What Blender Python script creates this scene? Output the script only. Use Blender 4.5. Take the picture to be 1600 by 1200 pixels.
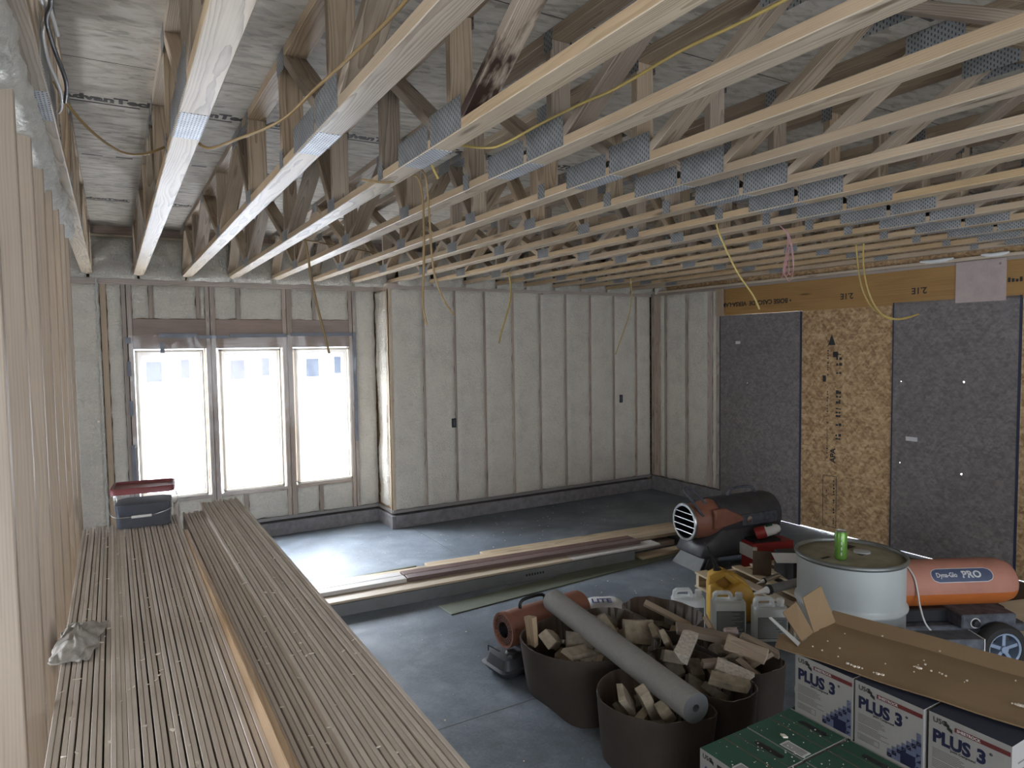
import bpy, bmesh, math, random
from mathutils import Vector, Matrix, Euler, noise
for o in list(bpy.data.objects): bpy.data.objects.remove(o)
S = bpy.context.scene
COL = S.collection
PI = math.pi
R = random.Random(7)

# ------------------------------------------------------------ camera, sky, exposure
cam = bpy.data.cameras.new('camera'); camo = bpy.data.objects.new('camera', cam); COL.objects.link(camo)
cam.sensor_width = 36; cam.lens = 36 * 1060.4 / 1600; cam.clip_start = .02
rx = Vector((.861547, -.507469, -.014577)); ux = Vector((.040596, .040242, .998364)); fx = Vector((.506052, .86073, -.055272))
m = Matrix((rx, ux, -fx)).transposed().to_4x4(); m.translation = (0, 0, 2.0945)
camo.matrix_world = m
S.camera = camo
vs = S.view_settings
vs.view_transform = 'Standard'; vs.look = 'None'; vs.gamma = 1; vs.use_curve_mapping = False
vs.exposure = 1.38

SKY_FRONT, SKY_BACK = 25.0, 2.3
w = bpy.data.worlds.new('overcast_snow_day'); S.world = w; w.use_nodes = True
wt = w.node_tree; wt.nodes.clear()
wo = wt.nodes.new('ShaderNodeOutputWorld'); bg = wt.nodes.new('ShaderNodeBackground')
tc = wt.nodes.new('ShaderNodeTexCoord'); sx = wt.nodes.new('ShaderNodeSeparateXYZ')
mr = wt.nodes.new('ShaderNodeMapRange')
mr.inputs[1].default_value = -.7; mr.inputs[2].default_value = .75; mr.inputs[3].default_value = 0; mr.inputs[4].default_value = 1
pw = wt.nodes.new('ShaderNodeMath'); pw.operation = 'POWER'; pw.inputs[1].default_value = 2.6
ma = wt.nodes.new('ShaderNodeMath'); ma.operation = 'MULTIPLY_ADD'; ma.inputs[1].default_value = SKY_FRONT - SKY_BACK; ma.inputs[2].default_value = SKY_BACK
wt.links.new(mr.outputs[0], pw.inputs[0]); wt.links.new(pw.outputs[0], ma.inputs[0])
wt.links.new(tc.outputs['Generated'], sx.inputs[0]); wt.links.new(sx.outputs['Y'], mr.inputs[0])
wt.links.new(ma.outputs[0], bg.inputs['Strength']); bg.inputs['Color'].default_value = (.84, .905, 1, 1)
wt.links.new(bg.outputs[0], wo.inputs[0])

def portal(loc, sx_, sy_, rot):                   # guides the daylight through an opening, adds no light of its own
    l = bpy.data.lights.new('daylight_portal', 'AREA'); l.shape = 'RECTANGLE'; l.size = sx_; l.size_y = sy_
    l.cycles.is_portal = True
    o = bpy.data.objects.new('daylight_portal', l); COL.objects.link(o); o.location = loc; o.rotation_euler = rot
for wxc in (.52, 1.313, 2.105): portal((wxc, 8.02, 1.335), .66, 1.57, (-PI / 2, 0, 0))
portal((1.2, -2.98, 1.45), 6.8, 2.3, (PI / 2, 0, 0))
portal((-4.08, 3.1, 1.2), 1.5, 2.8, (0, -PI / 2, 0))

# ------------------------------------------------------------ materials
def newmat(name):
    mt = bpy.data.materials.new(name); mt.use_nodes = True
    nt = mt.node_tree; nt.nodes.clear()
    out = nt.nodes.new('ShaderNodeOutputMaterial'); p = nt.nodes.new('ShaderNodeBsdfPrincipled')
    nt.links.new(p.outputs[0], out.inputs[0])
    return mt, nt, p, out
def c4(c): return (c[0], c[1], c[2], 1)
class N:
    def __init__(s, nt): s.nt = nt
    def n(s, t, **k):
        x = s.nt.nodes.new(t)
        for a, b in k.items(): setattr(x, a, b)
        return x
    def l(s, a, b): s.nt.links.new(a, b)
    def val(s, x, v):
        if isinstance(v, (int, float)): x.default_value = v
        elif isinstance(v, (tuple, list)): x.default_value = v
        else: s.l(v, x)
    def math(s, op, a, b=0.0, c=0.0):
        x = s.n('ShaderNodeMath', operation=op); s.val(x.inputs[0], a); s.val(x.inputs[1], b); s.val(x.inputs[2], c); return x.outputs[0]
    def coord(s, scale=(1, 1, 1), rnd=True, rot=(0, 0, 0)):
        t = s.n('ShaderNodeTexCoord'); mp = s.n('ShaderNodeMapping'); s.l(t.outputs['Object'], mp.inputs[0])
        mp.inputs['Scale'].default_value = scale; mp.inputs['Rotation'].default_value = rot
        if rnd:
            oi = s.n('ShaderNodeObjectInfo'); m_ = s.math('MULTIPLY', oi.outputs['Random'], 37.0)
            cb = s.n('ShaderNodeCombineXYZ'); s.l(m_, cb.inputs[0]); s.l(m_, cb.inputs[1]); s.l(m_, cb.inputs[2])
            s.l(cb.outputs[0], mp.inputs['Location'])
        return mp.outputs[0]
    def noise(s, vec, scale, detail=4, rough=.55, dist=0):
        x = s.n('ShaderNodeTexNoise'); s.l(vec, x.inputs['Vector']); x.inputs['Scale'].default_value = scale
        x.inputs['Detail'].default_value = detail; x.inputs['Roughness'].default_value = rough; x.inputs['Distortion'].default_value = dist
        return x.outputs['Fac']
    def ramp(s, fac, stops):
        x = s.n('ShaderNodeValToRGB'); s.val(x.inputs[0], fac); e = x.color_ramp.elements
        while len(e) < len(stops): e.new(.5)
        for i, (p, c) in enumerate(stops): e[i].position = p; e[i].color = c4(c)
        return x.outputs[0]
    def mix(s, f, a, b, mode='MIX'):
        x = s.n('ShaderNodeMix', data_type='RGBA', blend_type=mode); s.val(x.inputs[0], f)
        s.val(x.inputs[6], c4(a) if isinstance(a, tuple) and len(a) == 3 else a); s.val(x.inputs[7], c4(b) if isinstance(b, tuple) and len(b) == 3 else b)
        return x.outputs[2]
    def bump(s, p, h, strength=.3, dist=.01):
        x = s.n('ShaderNodeBump'); x.inputs['Strength'].default_value = strength; x.inputs['Distance'].default_value = dist
        s.l(h, x.inputs['Height']); s.l(x.outputs[0], p.inputs['Normal'])
def plain(name, c, rough=.6, metal=0, var=.12, scale=9, bump=0, bscale=60, spec=.5):
    mt, nt, p, out = newmat(name); k = N(nt)
    f = k.noise(k.coord(), scale, 5, .6)
    p.inputs['Roughness'].default_value = rough; p.inputs['Metallic'].default_value = metal; p.inputs['Specular IOR Level'].default_value = spec
    a = tuple(max(0, x * (1 - var)) for x in c); b = tuple(min(1, x * (1 + var)) for x in c)
    k.l(k.ramp(f, [(.3, a), (.7, b)]), p.inputs['Base Color'])
    if bump: k.bump(p, k.noise(k.coord(), bscale, 4), bump, .004)
    return mt
def wood(name, light, dark, tint=.12, rough=.55, grain=1.0, blotch=None, gx=.5, sat=.85, soft=1):
    """lumber: length runs along local X; growth rings are cut by the board, giving long cathedral grain"""
    mt, nt, p, out = newmat(name); k = N(nt)
    oi = k.n('ShaderNodeObjectInfo'); rd = oi.outputs['Random']
    tcx = k.n('ShaderNodeTexCoord'); sp = k.n('ShaderNodeSeparateXYZ'); k.l(tcx.outputs['Object'], sp.inputs[0])
    wob = k.noise(k.coord((.8, 5, 5)), 1.0, 2, .5); wob2 = k.noise(k.coord((3.5, 14, 14)), 1.0, 3, .5)
    yy = k.math('SUBTRACT', sp.outputs[1], k.math('MULTIPLY_ADD', rd, .08, -.04))
    zz = k.math('ADD', sp.outputs[2], k.math('MULTIPLY_ADD', k.math('FRACT', k.math('MULTIPLY', rd, 7.3)), .08, .03))
    rr_ = k.math('SQRT', k.math('ADD', k.math('MULTIPLY', yy, yy), k.math('MULTIPLY', zz, zz)))
    rr_ = k.math('ADD', rr_, k.math('ADD', k.math('MULTIPLY', wob, .07), k.math('MULTIPLY', wob2, .012)))
    ring = k.math('FRACT', k.math('DIVIDE', rr_, .0062 / grain))
    ring = k.math('POWER', ring, 1.8)
    fine = k.noise(k.coord((2.5, 160, 160)), 1.0, 3, .7)
    big = k.noise(k.coord((1.5, 8, 8)), 1.0, 4, .6)
    f = k.math('SUBTRACT', k.math('ADD', k.math('MULTIPLY', fine, .5), k.math('MULTIPLY', big, .62)), k.math('MULTIPLY', ring, .34 * soft))
    colr = k.ramp(f, [(.16, dark), (.52, light), (.8, tuple(min(1, x * 1.14) for x in light))])
    kn = k.n('ShaderNodeTexVoronoi'); k.l(k.coord((1.3, 9, 9)), kn.inputs['Vector']); kn.inputs['Scale'].default_value = 1.0
    kf = k.ramp(kn.outputs['Distance'], [(.05, (.8, .8, .8)), (.13, (0, 0, 0))])
    colr = k.mix(kf, colr, tuple(x * .4 for x in dark))
    hs = k.n('ShaderNodeHueSaturation'); k.l(colr, hs.inputs['Color'])
    k.l(k.math('MULTIPLY_ADD', rd, 2 * tint, 1 - tint), hs.inputs['Value'])
    k.l(k.math('MULTIPLY_ADD', k.math('FRACT', k.math('MULTIPLY', rd, 3.7)), .35, sat - .17), hs.inputs['Saturation'])
    colr = hs.outputs[0]
    if blotch:
        bl = k.noise(k.coord((3, 9, 9)), 1.1, 4, .65)
        colr = k.mix(k.ramp(bl, [(.46, (0, 0, 0)), (.56, (1, 1, 1))]), colr, blotch)
    k.l(colr, p.inputs['Base Color']); p.inputs['Roughness'].default_value = rough; p.inputs['Specular IOR Level'].default_value = .45
    k.bump(p, f, .3, .002)
    return mt
def osb(name, base, dark, lite, rough=.8, wash=None, scale=26, seams=None, washf=.6, fine=.5, ori=(0, .9, -.7, 2.1)):
    mt, nt, p, out = newmat(name); k = N(nt)
    t = k.n('ShaderNodeTexCoord'); cols = None
    oi = k.n('ShaderNodeObjectInfo')
    facs = []
    for i, (ax, st) in enumerate([(ori[0], (.36, 1, 1)), (ori[1], (.36, 1, 1)), (ori[2], (.36, 1, 1)), (ori[3], (.3, 1, 1))]):
        mp = k.n('ShaderNodeMapping'); k.l(t.outputs['Object'], mp.inputs[0]); mp.inputs['Rotation'].default_value = (0, 0, ax)
        m2 = k.n('ShaderNodeMapping'); k.l(mp.outputs[0], m2.inputs[0]); m2.inputs['Scale'].default_value = st; m2.inputs['Location'].default_value = (i * 3.7, i * 1.3, 0)
        vo = k.n('ShaderNodeTexVoronoi'); k.l(m2.outputs[0], vo.inputs['Vector']); vo.inputs['Scale'].default_value = scale
        vo.inputs['Randomness'].default_value = 1
        sp = k.n('ShaderNodeSeparateColor'); k.l(vo.outputs['Color'], sp.inputs[0]); facs.append(sp.outputs[0])
    a = k.math('ADD', k.math('MULTIPLY', facs[0], .3), k.math('MULTIPLY', facs[1], .3))
    a = k.math('ADD', a, k.math('ADD', k.math('MULTIPLY', facs[2], .2), k.math('MULTIPLY', facs[3], .2)))
    colr = k.ramp(a, [(.2, dark), (.48, base), (.8, lite)])
    nz = k.noise(k.coord((1, 1, 1), False), 1.6, 4, .6)
    colr = k.mix(k.math('MULTIPLY', nz, fine), colr, tuple(x * .62 for x in base))
    if wash:
        wn = k.noise(k.coord((1, 1, 1), True), 3.0, 6, .7)
        colr = k.mix(k.math('MULTIPLY', k.ramp(wn, [(.3, (.35, .35, .35)), (.75, (1, 1, 1))]), washf), colr, wash)
    if seams:
        sp = k.n('ShaderNodeSeparateXYZ'); k.l(t.outputs['Object'], sp.inputs[0])
        for ax, per, off, wd in seams:
            fr = k.math('FRACT', k.math('DIVIDE', k.math('SUBTRACT', sp.outputs[ax], off), per))
            ln = k.math('LESS_THAN', fr, wd / per)
            colr = k.mix(ln, colr, (.03, .025, .02))
    k.l(colr, p.inputs['Base Color']); p.inputs['Roughness'].default_value = rough
    k.bump(p, a, .2, .002)
    return mt
def galv(name, u, v, pu=.012, pv=.024, base=(.30, .30, .285), rough=.5):
    mt, nt, p, out = newmat(name); k = N(nt)
    t = k.n('ShaderNodeTexCoord'); sp = k.n('ShaderNodeSeparateXYZ'); k.l(t.outputs['Object'], sp.inputs[0])
    U = k.math('DIVIDE', sp.outputs[u], pu); V = k.math('DIVIDE', sp.outputs[v], pv)
    V2 = k.math('ADD', V, k.math('MULTIPLY', k.math('MODULO', k.math('FLOOR', U), 2.0), .5))
    a = k.math('LESS_THAN', k.math('ABSOLUTE', k.math('SUBTRACT', k.math('FRACT', U), .5)), .2)
    b = k.math('LESS_THAN', k.math('ABSOLUTE', k.math('SUBTRACT', k.math('FRACT', V2), .5)), .24)
    d = k.math('MULTIPLY', a, b)
    nz = k.noise(k.coord(), 14, 3)
    colr = k.mix(d, k.ramp(nz, [(.3, tuple(x * .7 for x in base)), (.7, base)]), (.05, .05, .055))
    k.l(colr, p.inputs['Base Color']); k.l(k.math('MULTIPLY_ADD', d, -.3, .5), p.inputs['Metallic']); p.inputs['Roughness'].default_value = rough
    k.bump(p, d, .6, .002)
    return mt
def concrete():
    mt, nt, p, out = newmat('polished_slab_concrete'); k = N(nt)
    v = k.coord((1, 1, 1), False)
    a = k.noise(v, .9, 6, .65, .4); b = k.noise(v, 7, 6, .7); c = k.noise(v, 60, 3, .6)
    f = k.math('ADD', k.math('MULTIPLY', a, .55), k.math('ADD', k.math('MULTIPLY', b, .3), k.math('MULTIPLY', c, .15)))
    colr = k.ramp(f, [(.36, (.085, .10, .12)), (.5, (.16, .185, .215)), (.63, (.27, .305, .345))])
    sp = k.n('ShaderNodeVectorMath', operation='SCALE'); sp.inputs['Scale'].default_value = 1
    vo = k.n('ShaderNodeTexVoronoi'); k.l(v, vo.inputs['Vector']); vo.inputs['Scale'].default_value = 9
    fl = k.math('LESS_THAN', vo.outputs['Distance'], .045)
    colr = k.mix(k.math('MULTIPLY', fl, .45), colr, (.5, .5, .5))
    k.l(colr, p.inputs['Base Color'])
    k.l(k.ramp(b, [(.35, (.42, .42, .42)), (.65, (.72, .72, .72))]), p.inputs['Roughness']); p.inputs['Specular IOR Level'].default_value = .25
    k.bump(p, f, .12, .01)
    return mt
def foam_mat(name, c=(.84, .785, .68)):
    mt, nt, p, out = newmat(name); k = N(nt)
    v = k.coord(); a = k.noise(v, 42, 5, .68, .8); b = k.noise(v, 5, 4)
    k.l(k.ramp(k.math('MULTIPLY_ADD', a, .5, k.math('MULTIPLY', b, .5)), [(.36, tuple(x * .84 for x in c)), (.54, c)]), p.inputs['Base Color'])
    p.inputs['Roughness'].default_value = .75; k.bump(p, a, 1.0, .03)
    return mt
def cardboard(name, c, dark=.8, rough=.85, gl=120):
    mt, nt, p, out = newmat(name); k = N(nt)
    a = k.noise(k.coord(), 4, 5, .6); b = k.noise(k.coord((1, 1, .1)), gl, 2)
    f = k.math('ADD', k.math('MULTIPLY', a, .7), k.math('MULTIPLY', b, .3))
    k.l(k.ramp(f, [(.3, tuple(x * dark for x in c)), (.65, c)]), p.inputs['Base Color']); p.inputs['Roughness'].default_value = rough
    k.bump(p, b, .12, .002)
    return mt
def film(name, t, c=(.9, .95, 1), trans=.25, gloss=.08, rough=.15):
    mt, nt, p, out = newmat(name); k = N(nt); nt.nodes.remove(p)
    tr = k.n('ShaderNodeBsdfTransparent'); tl = k.n('ShaderNodeBsdfTranslucent'); df = k.n('ShaderNodeBsdfDiffuse'); gl = k.n('ShaderNodeBsdfGlossy')
    tl.inputs[0].default_value = c4(c); df.inputs[0].default_value = c4(c); gl.inputs['Roughness'].default_value = rough
    m1 = k.n('ShaderNodeMixShader'); m1.inputs[0].default_value = .5; k.l(tl.outputs[0], m1.inputs[1]); k.l(df.outputs[0], m1.inputs[2])
    m2 = k.n('ShaderNodeMixShader'); m2.inputs[0].default_value = 1 - t; k.l(tr.outputs[0], m2.inputs[1]); k.l(m1.outputs[0], m2.inputs[2])
    m3 = k.n('ShaderNodeMixShader'); m3.inputs[0].default_value = gloss; k.l(m2.outputs[0], m3.inputs[1]); k.l(gl.outputs[0], m3.inputs[2])
    k.l(m3.outputs[0], out.inputs[0])
    return mt

M = {}
M['truss'] = wood('truss_pine', (.50, .415, .30), (.26, .19, .12), .12, rough=.42, sat=1.0)
M['truss_web'] = wood('truss_web_pine', (.38, .295, .205), (.18, .125, .08), .22, sat=.95)
M['stained_web'] = wood('stained_web_pine', (.46, .35, .235), (.23, .155, .095), .2, blotch=(.045, .025, .018))
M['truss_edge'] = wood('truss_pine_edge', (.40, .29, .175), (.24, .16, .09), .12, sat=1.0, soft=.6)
M['stud'] = wood('spruce_stud', (.40, .305, .21), (.28, .20, .13), .08, sat=.9, soft=.5)
M['framing'] = wood('weathered_framing', (.42, .33, .26), (.24, .17, .125), .18)
M['header'] = wood('dark_header_lumber', (.31, .22, .17), (.17, .11, .08), .2)
M['lvl'] = wood('laminated_veneer', (.33, .195, .075), (.19, .105, .035), .03, gx=1.2, grain=.4, sat=1.1, soft=.4)
M['pinkblock'] = wood('pink_header_block', (.44, .33, .29), (.30, .215, .19), .05, soft=.7)
M['tan'] = wood('tan_board', (.5, .39, .25), (.33, .24, .14), .15)
M['brown'] = wood('dark_brown_board', (.15, .085, .07), (.07, .04, .033), .15)
M['white_board'] = wood('primed_board', (.62, .58, .54), (.48, .44, .4), .1)
M['plank'] = wood('dusty_plank', (.46, .34, .23), (.30, .19, .10), .03, grain=.8, sat=1)
M['pallet'] = wood('pallet_wood', (.55, .44, .28), (.38, .28, .17), .2)
M['stick'] = wood('offcut_wood', (.42, .31, .2), (.28, .19, .12), .3)
M['plate_side'] = galv('toothed_plate_side', 1, 2, .0125, .022, (.31, .315, .31))
M['plate_flat'] = galv('toothed_plate_flat', 0, 1, .0099, .0195, (.62, .65, .68), .5)
M['ceiling'] = osb('subfloor_osb', (.50, .45, .37), (.30, .27, .225), (.60, .56, .49), .75, seams=[(1, 1.22, 3.335, .006)], scale=34, fine=.35, ori=(0, .35, -.3, .1))
M['osb'] = osb('warm_osb', (.41, .26, .125), (.22, .125, .055), (.60, .43, .24), .7, scale=46, fine=.3)
M['greyosb'] = osb('weathered_grey_osb', (.185, .168, .158), (.12, .108, .102), (.28, .258, .242), .85, wash=(.165, .15, .148), scale=52, washf=.5, fine=.3)
M['navy'] = plain('navy_edge_coating', (.022, .03, .06), .6)
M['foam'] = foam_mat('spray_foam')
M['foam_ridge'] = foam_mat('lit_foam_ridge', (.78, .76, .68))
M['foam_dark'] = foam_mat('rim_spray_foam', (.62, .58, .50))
M['concrete'] = concrete()
M['curb'] = plain('concrete_curb', (.21, .20, .205), .85, var=.25, scale=14, bump=.3)
M['treated'] = wood('treated_sill_plate', (.27, .25, .235), (.18, .165, .155), .08)
M['drywall'] = plain('drywall_core_edge', (.68, .615, .55), .9, var=.1, scale=3, bump=.15, bscale=25)
M['drywall2'] = plain('drywall_paper_edge', (.62, .555, .49), .9, var=.1, scale=3, bump=.15, bscale=25)
M['white'] = plain('painted_white', (.75, .75, .73), .5, var=.04)
M['jamb'] = plain('cream_window_jamb', (.72, .63, .50), .6, var=.08)
M['vinyl'] = plain('white_vinyl', (.8, .8, .8), .4, var=.03)
M['film'] = film('clear_plastic_sheet', .98, trans=.2, gloss=.04)
M['glass'] = film('window_glass', .996, gloss=.04, rough=.02)
M['tape'] = plain('grey_tape', (.17, .18, .21), .45, var=.15)
M['facade'] = plain('white_siding', (.8, .8, .8), .8, var=.03)
M['darkglass'] = plain('dark_window_glass', (.02, .03, .05), .2)
M['snow'] = plain('snow_ground', (.85, .87, .9), .9, var=.03)
M['brown_box'] = cardboard('brown_carton', (.062, .046, .036), .75)
M['brown_in'] = cardboard('carton_inside', (.14, .098, .068), .7)
def liner():
    mt, nt, p, out = newmat('torn_paper_liner'); k = N(nt)
    st = k.noise(k.coord((26, 26, 1.2)), 1.0, 3, .6); pa = k.noise(k.coord((3.2, 3.2, 2)), 1.0, 2)
    f = k.math('MULTIPLY', k.ramp(st, [(.44, (0, 0, 0)), (.5, (1, 1, 1))]), k.ramp(pa, [(.52, (0, 0, 0)), (.56, (1, 1, 1))]))
    k.l(k.mix(f, k.ramp(st, [(.3, (.07, .048, .035)), (.7, (.13, .09, .065))]), (.24, .22, .2)), p.inputs['Base Color']); p.inputs['Roughness'].default_value = .9
    return mt
M['liner'] = liner()
M['sheet_card'] = cardboard('open_cardboard', (.24, .16, .085), .9)
M['card_white'] = cardboard('white_carton_print', (.33, .32, .30), .9)
M['card_navy'] = cardboard('navy_carton_top', (.025, .032, .055), .7)
M['card_green'] = cardboard('green_carton_top', (.03, .10, .065), .72)
M['ink_navy'] = plain('navy_ink', (.012, .015, .05), .6)
M['ink_blue'] = plain('blue_ink', (.045, .06, .16), .6)
M['ink_slate'] = plain('slate_ink', (.12, .14, .22), .6)
M['ink_black'] = plain('black_ink', (.02, .02, .02), .7)
M['ink_grey'] = plain('grey_ink', (.12, .115, .11), .7)
M['ink_dim'] = plain('worn_dark_ink', (.07, .065, .06), .8, var=.4, scale=60)
M['ink_red'] = plain('dark_red_ink', (.13, .022, .022), .6)
M['ink_white'] = plain('white_ink', (.6, .6, .58), .6)
M['drum'] = plain('painted_drum_steel', (.40, .43, .425), .4, var=.06, scale=4)
M['drum_top'] = plain('dusty_olive_lid', (.29, .27, .19), .6, var=.3, scale=7)
M['steel'] = plain('bare_steel', (.6, .62, .62), .3, 1, var=.1)
M['darksteel'] = plain('dull_rim_steel', (.2, .21, .2), .45, .7)
M['green_can'] = plain('green_can_paint', (.12, .26, .045), .3, .3)
M['charcoal'] = plain('charcoal_housing', (.05, .05, .056), .5, var=.3, scale=6)
M['black'] = plain('black_plastic', (.015, .015, .017), .45)
M['dusty'] = plain('dusty_black_plastic', (.075, .08, .095), .7, var=.5, scale=22)
M['orange'] = plain('dull_red_orange_paint', (.27, .115, .075), .5, var=.2, scale=5)
M['orange2'] = plain('dusty_orange_paint', (.44, .20, .145), .7, var=.12, scale=4)
M['orange3'] = plain('bright_orange_paint', (.50, .14, .03), .5)
M['label_blue'] = plain('navy_badge', (.07, .09, .16), .5)
M['wheelgrey'] = plain('blue_grey_hub', (.27, .34, .45), .45)
M['rubber'] = plain('tyre_rubber', (.03, .029, .028), .85)
M['jug'] = film('translucent_jug', .18, (.93, .96, .96), .5, .08, .3)
M['yellow'] = plain('yellow_plastic', (.62, .37, .06), .45, var=.05)
M['recess'] = plain('shaded_yellow_plastic', (.36, .19, .03), .6, var=.05)  # darker copy of the can's yellow plastic, recess shade put into the colour
M['jug_label'] = plain('grey_clear_label', (.19, .20, .205), .5, var=.1)
M['rollfelt'] = plain('grey_felt_roll', (.27, .265, .25), .8, var=.07, scale=40)
M['rolldark'] = plain('grey_roll_end', (.10, .105, .105), .85)
M['stone'] = plain('tan_stone_offcut', (.30, .25, .18), .9, var=.35, scale=18, bump=.5, bscale=40)
M['stone_dark'] = plain('brown_stone_offcut', (.17, .14, .105), .9, var=.35, scale=18, bump=.5, bscale=40)
M['speckle'] = plain('speckled_offcut', (.5, .45, .38), .9, var=.3, scale=60, bump=.3)
M['rag'] = plain('grey_rag', (.44, .42, .39), .95, var=.3, scale=25, bump=.6, bscale=90)
M['cable_y'] = plain('yellow_cable', (.42, .31, .09), .45, var=.08)
M['cable_t'] = plain('tan_brown_cable', (.22, .14, .05), .45, var=.1)
M['cable_w'] = plain('white_cable', (.6, .6, .57), .4, var=.05)
M['cable_p'] = plain('pink_wire', (.38, .2, .2), .5)
M['red'] = plain('red_packaging', (.32, .03, .03), .45)
M['binclear'] = film('clear_bin_plastic', .9, (.8, .85, .9), .3, .1, .1)
M['binfill'] = plain('dark_blue_contents', (.02, .028, .05), .7, var=.4, scale=40)
M['lid'] = plain('red_plastic_lid', (.22, .055, .06), .45, var=.15)
M['paper'] = plain('white_paper', (.62, .62, .62), .8, var=.03)
M['crumb'] = plain('plaster_crumb', (.76, .70, .60), .9)
M['grey_slab'] = plain('grey_painted_board', (.17, .175, .175), .7)
M['olive'] = plain('olive_green_trim', (.13, .145, .105), .6)
M['teal'] = plain('teal_label', (.02, .13, .14), .5)

# ------------------------------------------------------------ mesh helpers
class B:
    def __init__(s): s.v = []; s.f = []; s.m = []
    def add(s, vs_, fs_, mi=0, mat=None):
        o = len(s.v)
        for q in vs_: s.v.append(tuple(mat @ Vector(q)) if mat else tuple(q))
        for q in fs_: s.f.append([o + i for i in q]); s.m.append(mi)
        return s
    def box(s, x0, x1, y0, y1, z0, z1, mi=0, mat=None, top=None):
        v = [(x0, y0, z0), (x1, y0, z0), (x1, y1, z0), (x0, y1, z0), (x0, y0, z1), (x1, y0, z1), (x1, y1, z1), (x0, y1, z1)]
        f = [(0, 3, 2, 1), (4, 5, 6, 7), (0, 1, 5, 4), (1, 2, 6, 5), (2, 3, 7, 6), (3, 0, 4, 7)]
        o = len(s.m); s.add(v, f, mi, mat)
        if top is not None: s.m[o + 1] = top
        return s
    def prism(s, pts, z0, z1, mi=0, mat=None):     # polygon in XY, extruded in Z (ccw)
        n = len(pts)
        v = [(x, y, z0) for x, y in pts] + [(x, y, z1) for x, y in pts]
        f = [tuple(reversed(range(n))), tuple(range(n, 2 * n))] + [(i, (i + 1) % n, n + (i + 1) % n, n + i) for i in range(n)]
        return s.add(v, f, mi, mat)
    def lathe(s, prof, n=32, mi=0, mat=None, cap=(False, False)):   # (r,z) profile about Z
        v = []; f = []
        for r_, z in prof:
            for i in range(n): a = 2 * PI * i / n; v.append((r_ * math.cos(a), r_ * math.sin(a), z))
        for j in range(len(prof) - 1):
            for i in range(n): k = (i + 1) % n; f.append((j * n + i, j * n + k, (j + 1) * n + k, (j + 1) * n + i))
        if cap[0]: f.append(tuple(reversed(range(n))))
        if cap[1]: f.append(tuple(range((len(prof) - 1) * n, len(prof) * n)))
        return s.add(v, f, mi, mat)
    def tube(s, pts, r_, n=8, mi=0, closed=False, cap=True, smooth=0):
        P = [Vector(p) for p in pts]
        if smooth: P = catmull(P, smooth, closed)
        rr = r_ if isinstance(r_, (list, tuple)) else [r_] * len(P)
        if len(rr) != len(P): rr = [rr[min(len(rr) - 1, int(i * len(rr) / len(P)))] for i in range(len(P))]
        v = []; f = []; up = None; L = len(P)
        for i, p in enumerate(P):
            a = P[(i - 1) % L] if (closed or i) else p; b = P[(i + 1) % L] if (closed or i < L - 1) else p
            d = (b - a).normalized()
            if up is None: up = Vector((0, 0, 1)) if abs(d.z) < .9 else Vector((1, 0, 0))
            x = d.cross(up).normalized(); up = x.cross(d).normalized()
            for k in range(n): t = 2 * PI * k / n; v.append(p + (x * math.cos(t) + up * math.sin(t)) * rr[i])
        for i in range(L if closed else L - 1):
            j = (i + 1) % L
            for k in range(n): f.append((i * n + k, i * n + (k + 1) % n, j * n + (k + 1) % n, j * n + k))
        if cap and not closed: f.append(tuple(reversed(range(n)))); f.append(tuple(range((L - 1) * n, L * n)))
        return s.add(v, f, mi)
    def text(s, txt, size, mat, mi=0, bold=0, align='LEFT', depth=.0006, sx=1):
        c = bpy.data.curves.new('t', 'FONT'); c.body = txt; c.size = size; c.align_x = align; c.offset = bold * size; c.extrude = depth
        c.resolution_u = 3
        o = bpy.data.objects.new('t', c); me = bpy.data.meshes.new_from_object(o)
        s.add([(v.co.x * sx, v.co.y, v.co.z) for v in me.vertices], [tuple(p.vertices) for p in me.polygons], mi, mat)
        bpy.data.objects.remove(o); bpy.data.curves.remove(c); bpy.data.meshes.remove(me)
        return s
    def obj(s, name, mats, parent=None, smooth=0, bevel=0, kind=None, loc=None, rot=None, label=None):
        me = bpy.data.meshes.new(name); me.from_pydata(s.v, [], s.f)
        for mm in (mats if isinstance(mats, (list, tuple)) else [mats]): me.materials.append(M[mm])
        me.polygons.foreach_set('material_index', s.m)
        if bevel:
            bm = bmesh.new(); bm.from_mesh(me); bmesh.ops.remove_doubles(bm, verts=bm.verts, dist=1e-6)
            bmesh.ops.bevel(bm, geom=bm.edges[:], offset=bevel, segments=1, affect='EDGES', clamp_overlap=True)
            bm.to_mesh(me); bm.free()
        me.validate()
        if smooth:
            me.polygons.foreach_set('use_smooth', [True] * len(me.polygons)); me.set_sharp_from_angle(angle=math.radians(smooth))
        o = bpy.data.objects.new(name, me); COL.objects.link(o)
        if parent: o.parent = parent
        if loc: o.location = loc
        if rot: o.rotation_euler = rot
        if kind: o['kind'] = kind
        if label: o['label'] = label
        return o
def catmull(P, n, closed=False):
    out = []; L = len(P)
    rng = range(L if closed else L - 1)
    for i in rng:
        if closed: a, b, c, d = P[(i - 1) % L], P[i], P[(i + 1) % L], P[(i + 2) % L]
        else: a, b, c, d = P[max(0, i - 1)], P[i], P[i + 1], P[min(L - 1, i + 2)]
        for k in range(n):
            t = k / n
            out.append(.5 * ((2 * b) + (c - a) * t + (2 * a - 5 * b + 4 * c - d) * t * t + (3 * b - a - 3 * c + d) * t ** 3))
    if not closed: out.append(P[-1])
    return out
def tag(o, label, cat, group=None, kind=None):
    o['label'] = label; o['category'] = cat
    if group: o['group'] = group
    if kind: o['kind'] = kind
    return o
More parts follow.
